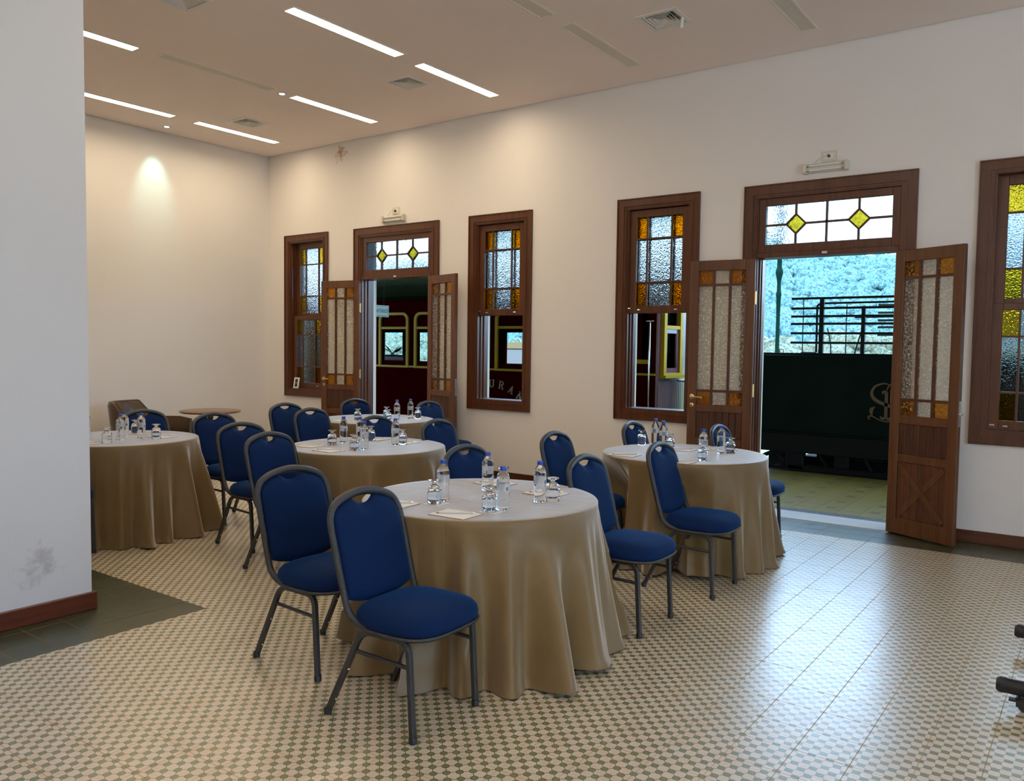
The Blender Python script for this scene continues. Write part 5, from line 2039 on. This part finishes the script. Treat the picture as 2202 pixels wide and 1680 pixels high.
mb.tube([(10.58, 3.46, 1.48), (10.58, 3.46, 1.53), (10.58, 3.41, 1.53), (10.58, 3.41, 1.48)], 0.005, 5)
mb.tube(fillet([(10.70, 3.03, 1.47), (10.72, 3.04, 2.1), (10.72, 2.98, 2.12), (10.72, 0.5, 2.13)], 0.06, 4), 0.014, 8)
mb.tube(smooth([(10.9, 2.62, 1.47), (10.9, 2.56, 1.7), (10.9, 2.50, 1.9)], 3), 0.009, 6)
mb.tube(smooth([(10.7, 2.90, 1.80), (10.7, 2.86, 1.62), (10.7, 2.85, 1.47)], 3), 0.008, 6)
mb.tube([(11.3, 2.72, 1.96), (11.3, 0.6, 1.98)], 0.012, 6)
mb.build('rack_stays', 'rack', tw)
mb = MB()
mb.box(10.6, 10.75, 3.0, 3.2, 1.47, 1.50)
mb.build('filler_lid', 'tender', tw, bevel=0.01)

# hanging sign
t_ = thing('hanging_sign', 'pale green enamel sign ending in TARIOS hanging over the platform', 'sign', (8.76, 9.0, 2.035))
hx, hz = 0.30, 0.088
mb = MB()
mb.box(-hx, hx, -0.012, 0.012, -hz, hz)
mb.build('board', 'sign', t_, bevel=0.003)
mb = MB()


def plate_outline(d):
    k = 0.022
    a, b = hx - d, hz - d
    return [(-a + k, -b), (a - k, -b), (a, -b + k), (a, b - k), (a - k, b), (-a + k, b), (-a, b - k), (-a, -b + k)]


mb.ringprism(plate_outline(0.014), plate_outline(0.019), -0.0135, -0.0118, 'y')
mb.build('border_line', 'sign_ink', t_)
cu = bpy.data.curves.new('lettering', 'FONT')
cu.body = 'SANIT\u00c1RIOS'
cu.size = 0.084
cu.align_x = 'CENTER'
cu.align_y = 'CENTER'
cu.extrude = 0.0006
cu.offset = 0.0012
cu.space_character = 1.12
to = bpy.data.objects.new('lettering_tmp', cu)
C.objects.link(to)
bpy.context.view_layer.update()
me = bpy.data.meshes.new_from_object(to.evaluated_get(bpy.context.evaluated_depsgraph_get()))
bpy.data.objects.remove(to)
me.materials.clear()
me.materials.append(M['sign_ink'])
lo = bpy.data.objects.new('lettering', me)
C.objects.link(lo)
lo.parent = t_
lo.rotation_euler = (PI / 2, 0, 0)
lo.scale = (0.66, 1, 1)
lo.location = (0.115, -0.013, 0)
mb = MB()
for x in (-0.2, 0.2):
    mb.tube([(x, 0, hz), (x, 0, 1.60)], 0.005, 6)
mb.build('hanger', 'rust_black', t_)

# green iron column beyond the wagon
t_ = thing('iron_column', 'slender green cast iron column beyond the green wagon', 'column', (19.0, 6.27, -1.0))
mb = MB()
mb.lathe([(r_ * 0.62, z_) for r_, z_ in [(0.16, 0), (0.16, 0.4), (0.085, 0.5), (0.07, 3.3), (0.085, 3.75), (0.10, 3.78), (0.10, 3.84), (0.075, 3.88), (0.07, 4.1), (0.10, 4.2), (0.14, 4.30), (0.13, 4.36), (0.09, 4.42), (0.085, 4.62), (0.12, 4.68), (0.12, 4.75), (0.14, 4.8), (0.14, 7.0)]], 16)
mb.build('shaft', 'column', t_)


def ico(sub=1):
    import bmesh
    bm = bmesh.new()
    bmesh.ops.create_icosphere(bm, subdivisions=sub, radius=1)
    v = [tuple(x.co) for x in bm.verts]
    f = [tuple(y.index for y in x.verts) for x in bm.faces]
    bm.free()
    return v, f


IV, IF = ico(2)


JV, JF = ico(1)


def clump(mb, c, r, sq=0.85, rough=0.28, sub=0):
    sd = Vector((random.uniform(0, 50), random.uniform(0, 50), random.uniform(0, 50)))
    vs = []
    for p in IV:
        q_ = Vector(p)
        k = 1 + rough * noise.noise(q_ * 1.9 + sd) * 2
        vs.append((c[0] + q_.x * r * k, c[1] + q_.y * r * k, c[2] + q_.z * r * k * sq))
    mb.add(vs, IF, 0, True)
    if sub:          # smaller boughs on the upper side
        for _k in range(sub):
            a_ = random.uniform(0, 2 * PI)
            e_ = random.uniform(-0.1, 1.3)
            d_ = Vector((math.cos(a_) * math.cos(e_), math.sin(a_) * math.cos(e_), math.sin(e_)))
            rs = r * random.uniform(0.28, 0.48)
            mb.add([(c[0] + d_.x * r * 0.85 + p[0] * rs, c[1] + d_.y * r * 0.85 + p[1] * rs, c[2] + d_.z * r * 0.85 + p[2] * rs) for p in JV], JF, 0, True)


def hill_z(x, y):
    u = max(0, min(1, (x - 70) / 190))
    u = u * u * (3 - 2 * u)
    crest = 21 + 6 * math.sin(y / 70 + 0.6) + 4 * noise.noise(Vector((x / 30, y / 30, 3))) + max(0, y - 60) * 0.06
    return -1.2 + u * crest + 1.5 * noise.noise(Vector((x / 9, y / 9, 0)))


mb = MB()
nx, ny = 26, 60
for i in range(nx):
    for j in range(ny):
        x, y = 60 + i * 10, -160 + j * 12
        mb.v.append((x, y, hill_z(x, y) - 2))
for i in range(nx - 1):
    for j in range(ny - 1):
        mb.f.append((i * ny + j, (i + 1) * ny + j, (i + 1) * ny + j + 1, i * ny + j + 1))
        mb.m.append(0)
        mb.s.append(True)
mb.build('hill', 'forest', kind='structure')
mb = MB()
random.seed(99)
x = 78
while x < 275:
    step = 1.9 + (x - 78) * 0.009
    ymin, ymax = x * (-0.02), x * 0.36
    y = ymin
    while y < ymax:
        xx, yy = x + random.uniform(-1.2, 1.2), y + random.uniform(-1.2, 1.2)
        r = step * random.uniform(0.55, 0.95)
        clump(mb, (xx, yy, hill_z(xx, yy) + r * 0.2), r, 0.95, sub=7)
        y += step
    x += step * 1.15
x = 90
while x < 280:
    y = x * 0.36
    while y < x * 1.6:
        xx, yy = x + random.uniform(-3, 3), y + random.uniform(-3, 3)
        r = random.uniform(4, 7)
        clump(mb, (xx, yy, hill_z(xx, yy) + r * 0.3), r)
        y += 7
    x += 9
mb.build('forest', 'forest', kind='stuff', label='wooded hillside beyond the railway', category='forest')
mb = MB()
for k in range(520):
    x = random.uniform(26, 58)
    y = random.uniform(x * -0.05, x * 1.5)
    r = random.uniform(0.5, 1.15) * (1 + (x - 26) * 0.018)
    clump(mb, (x, y, -1.0 + random.uniform(0, 1.1 + (x - 26) * 0.045)), r, 0.9, 0.4, sub=8)
mb.build('undergrowth', 'shrub', kind='stuff', label='pale green undergrowth behind the green wagon', category='undergrowth')
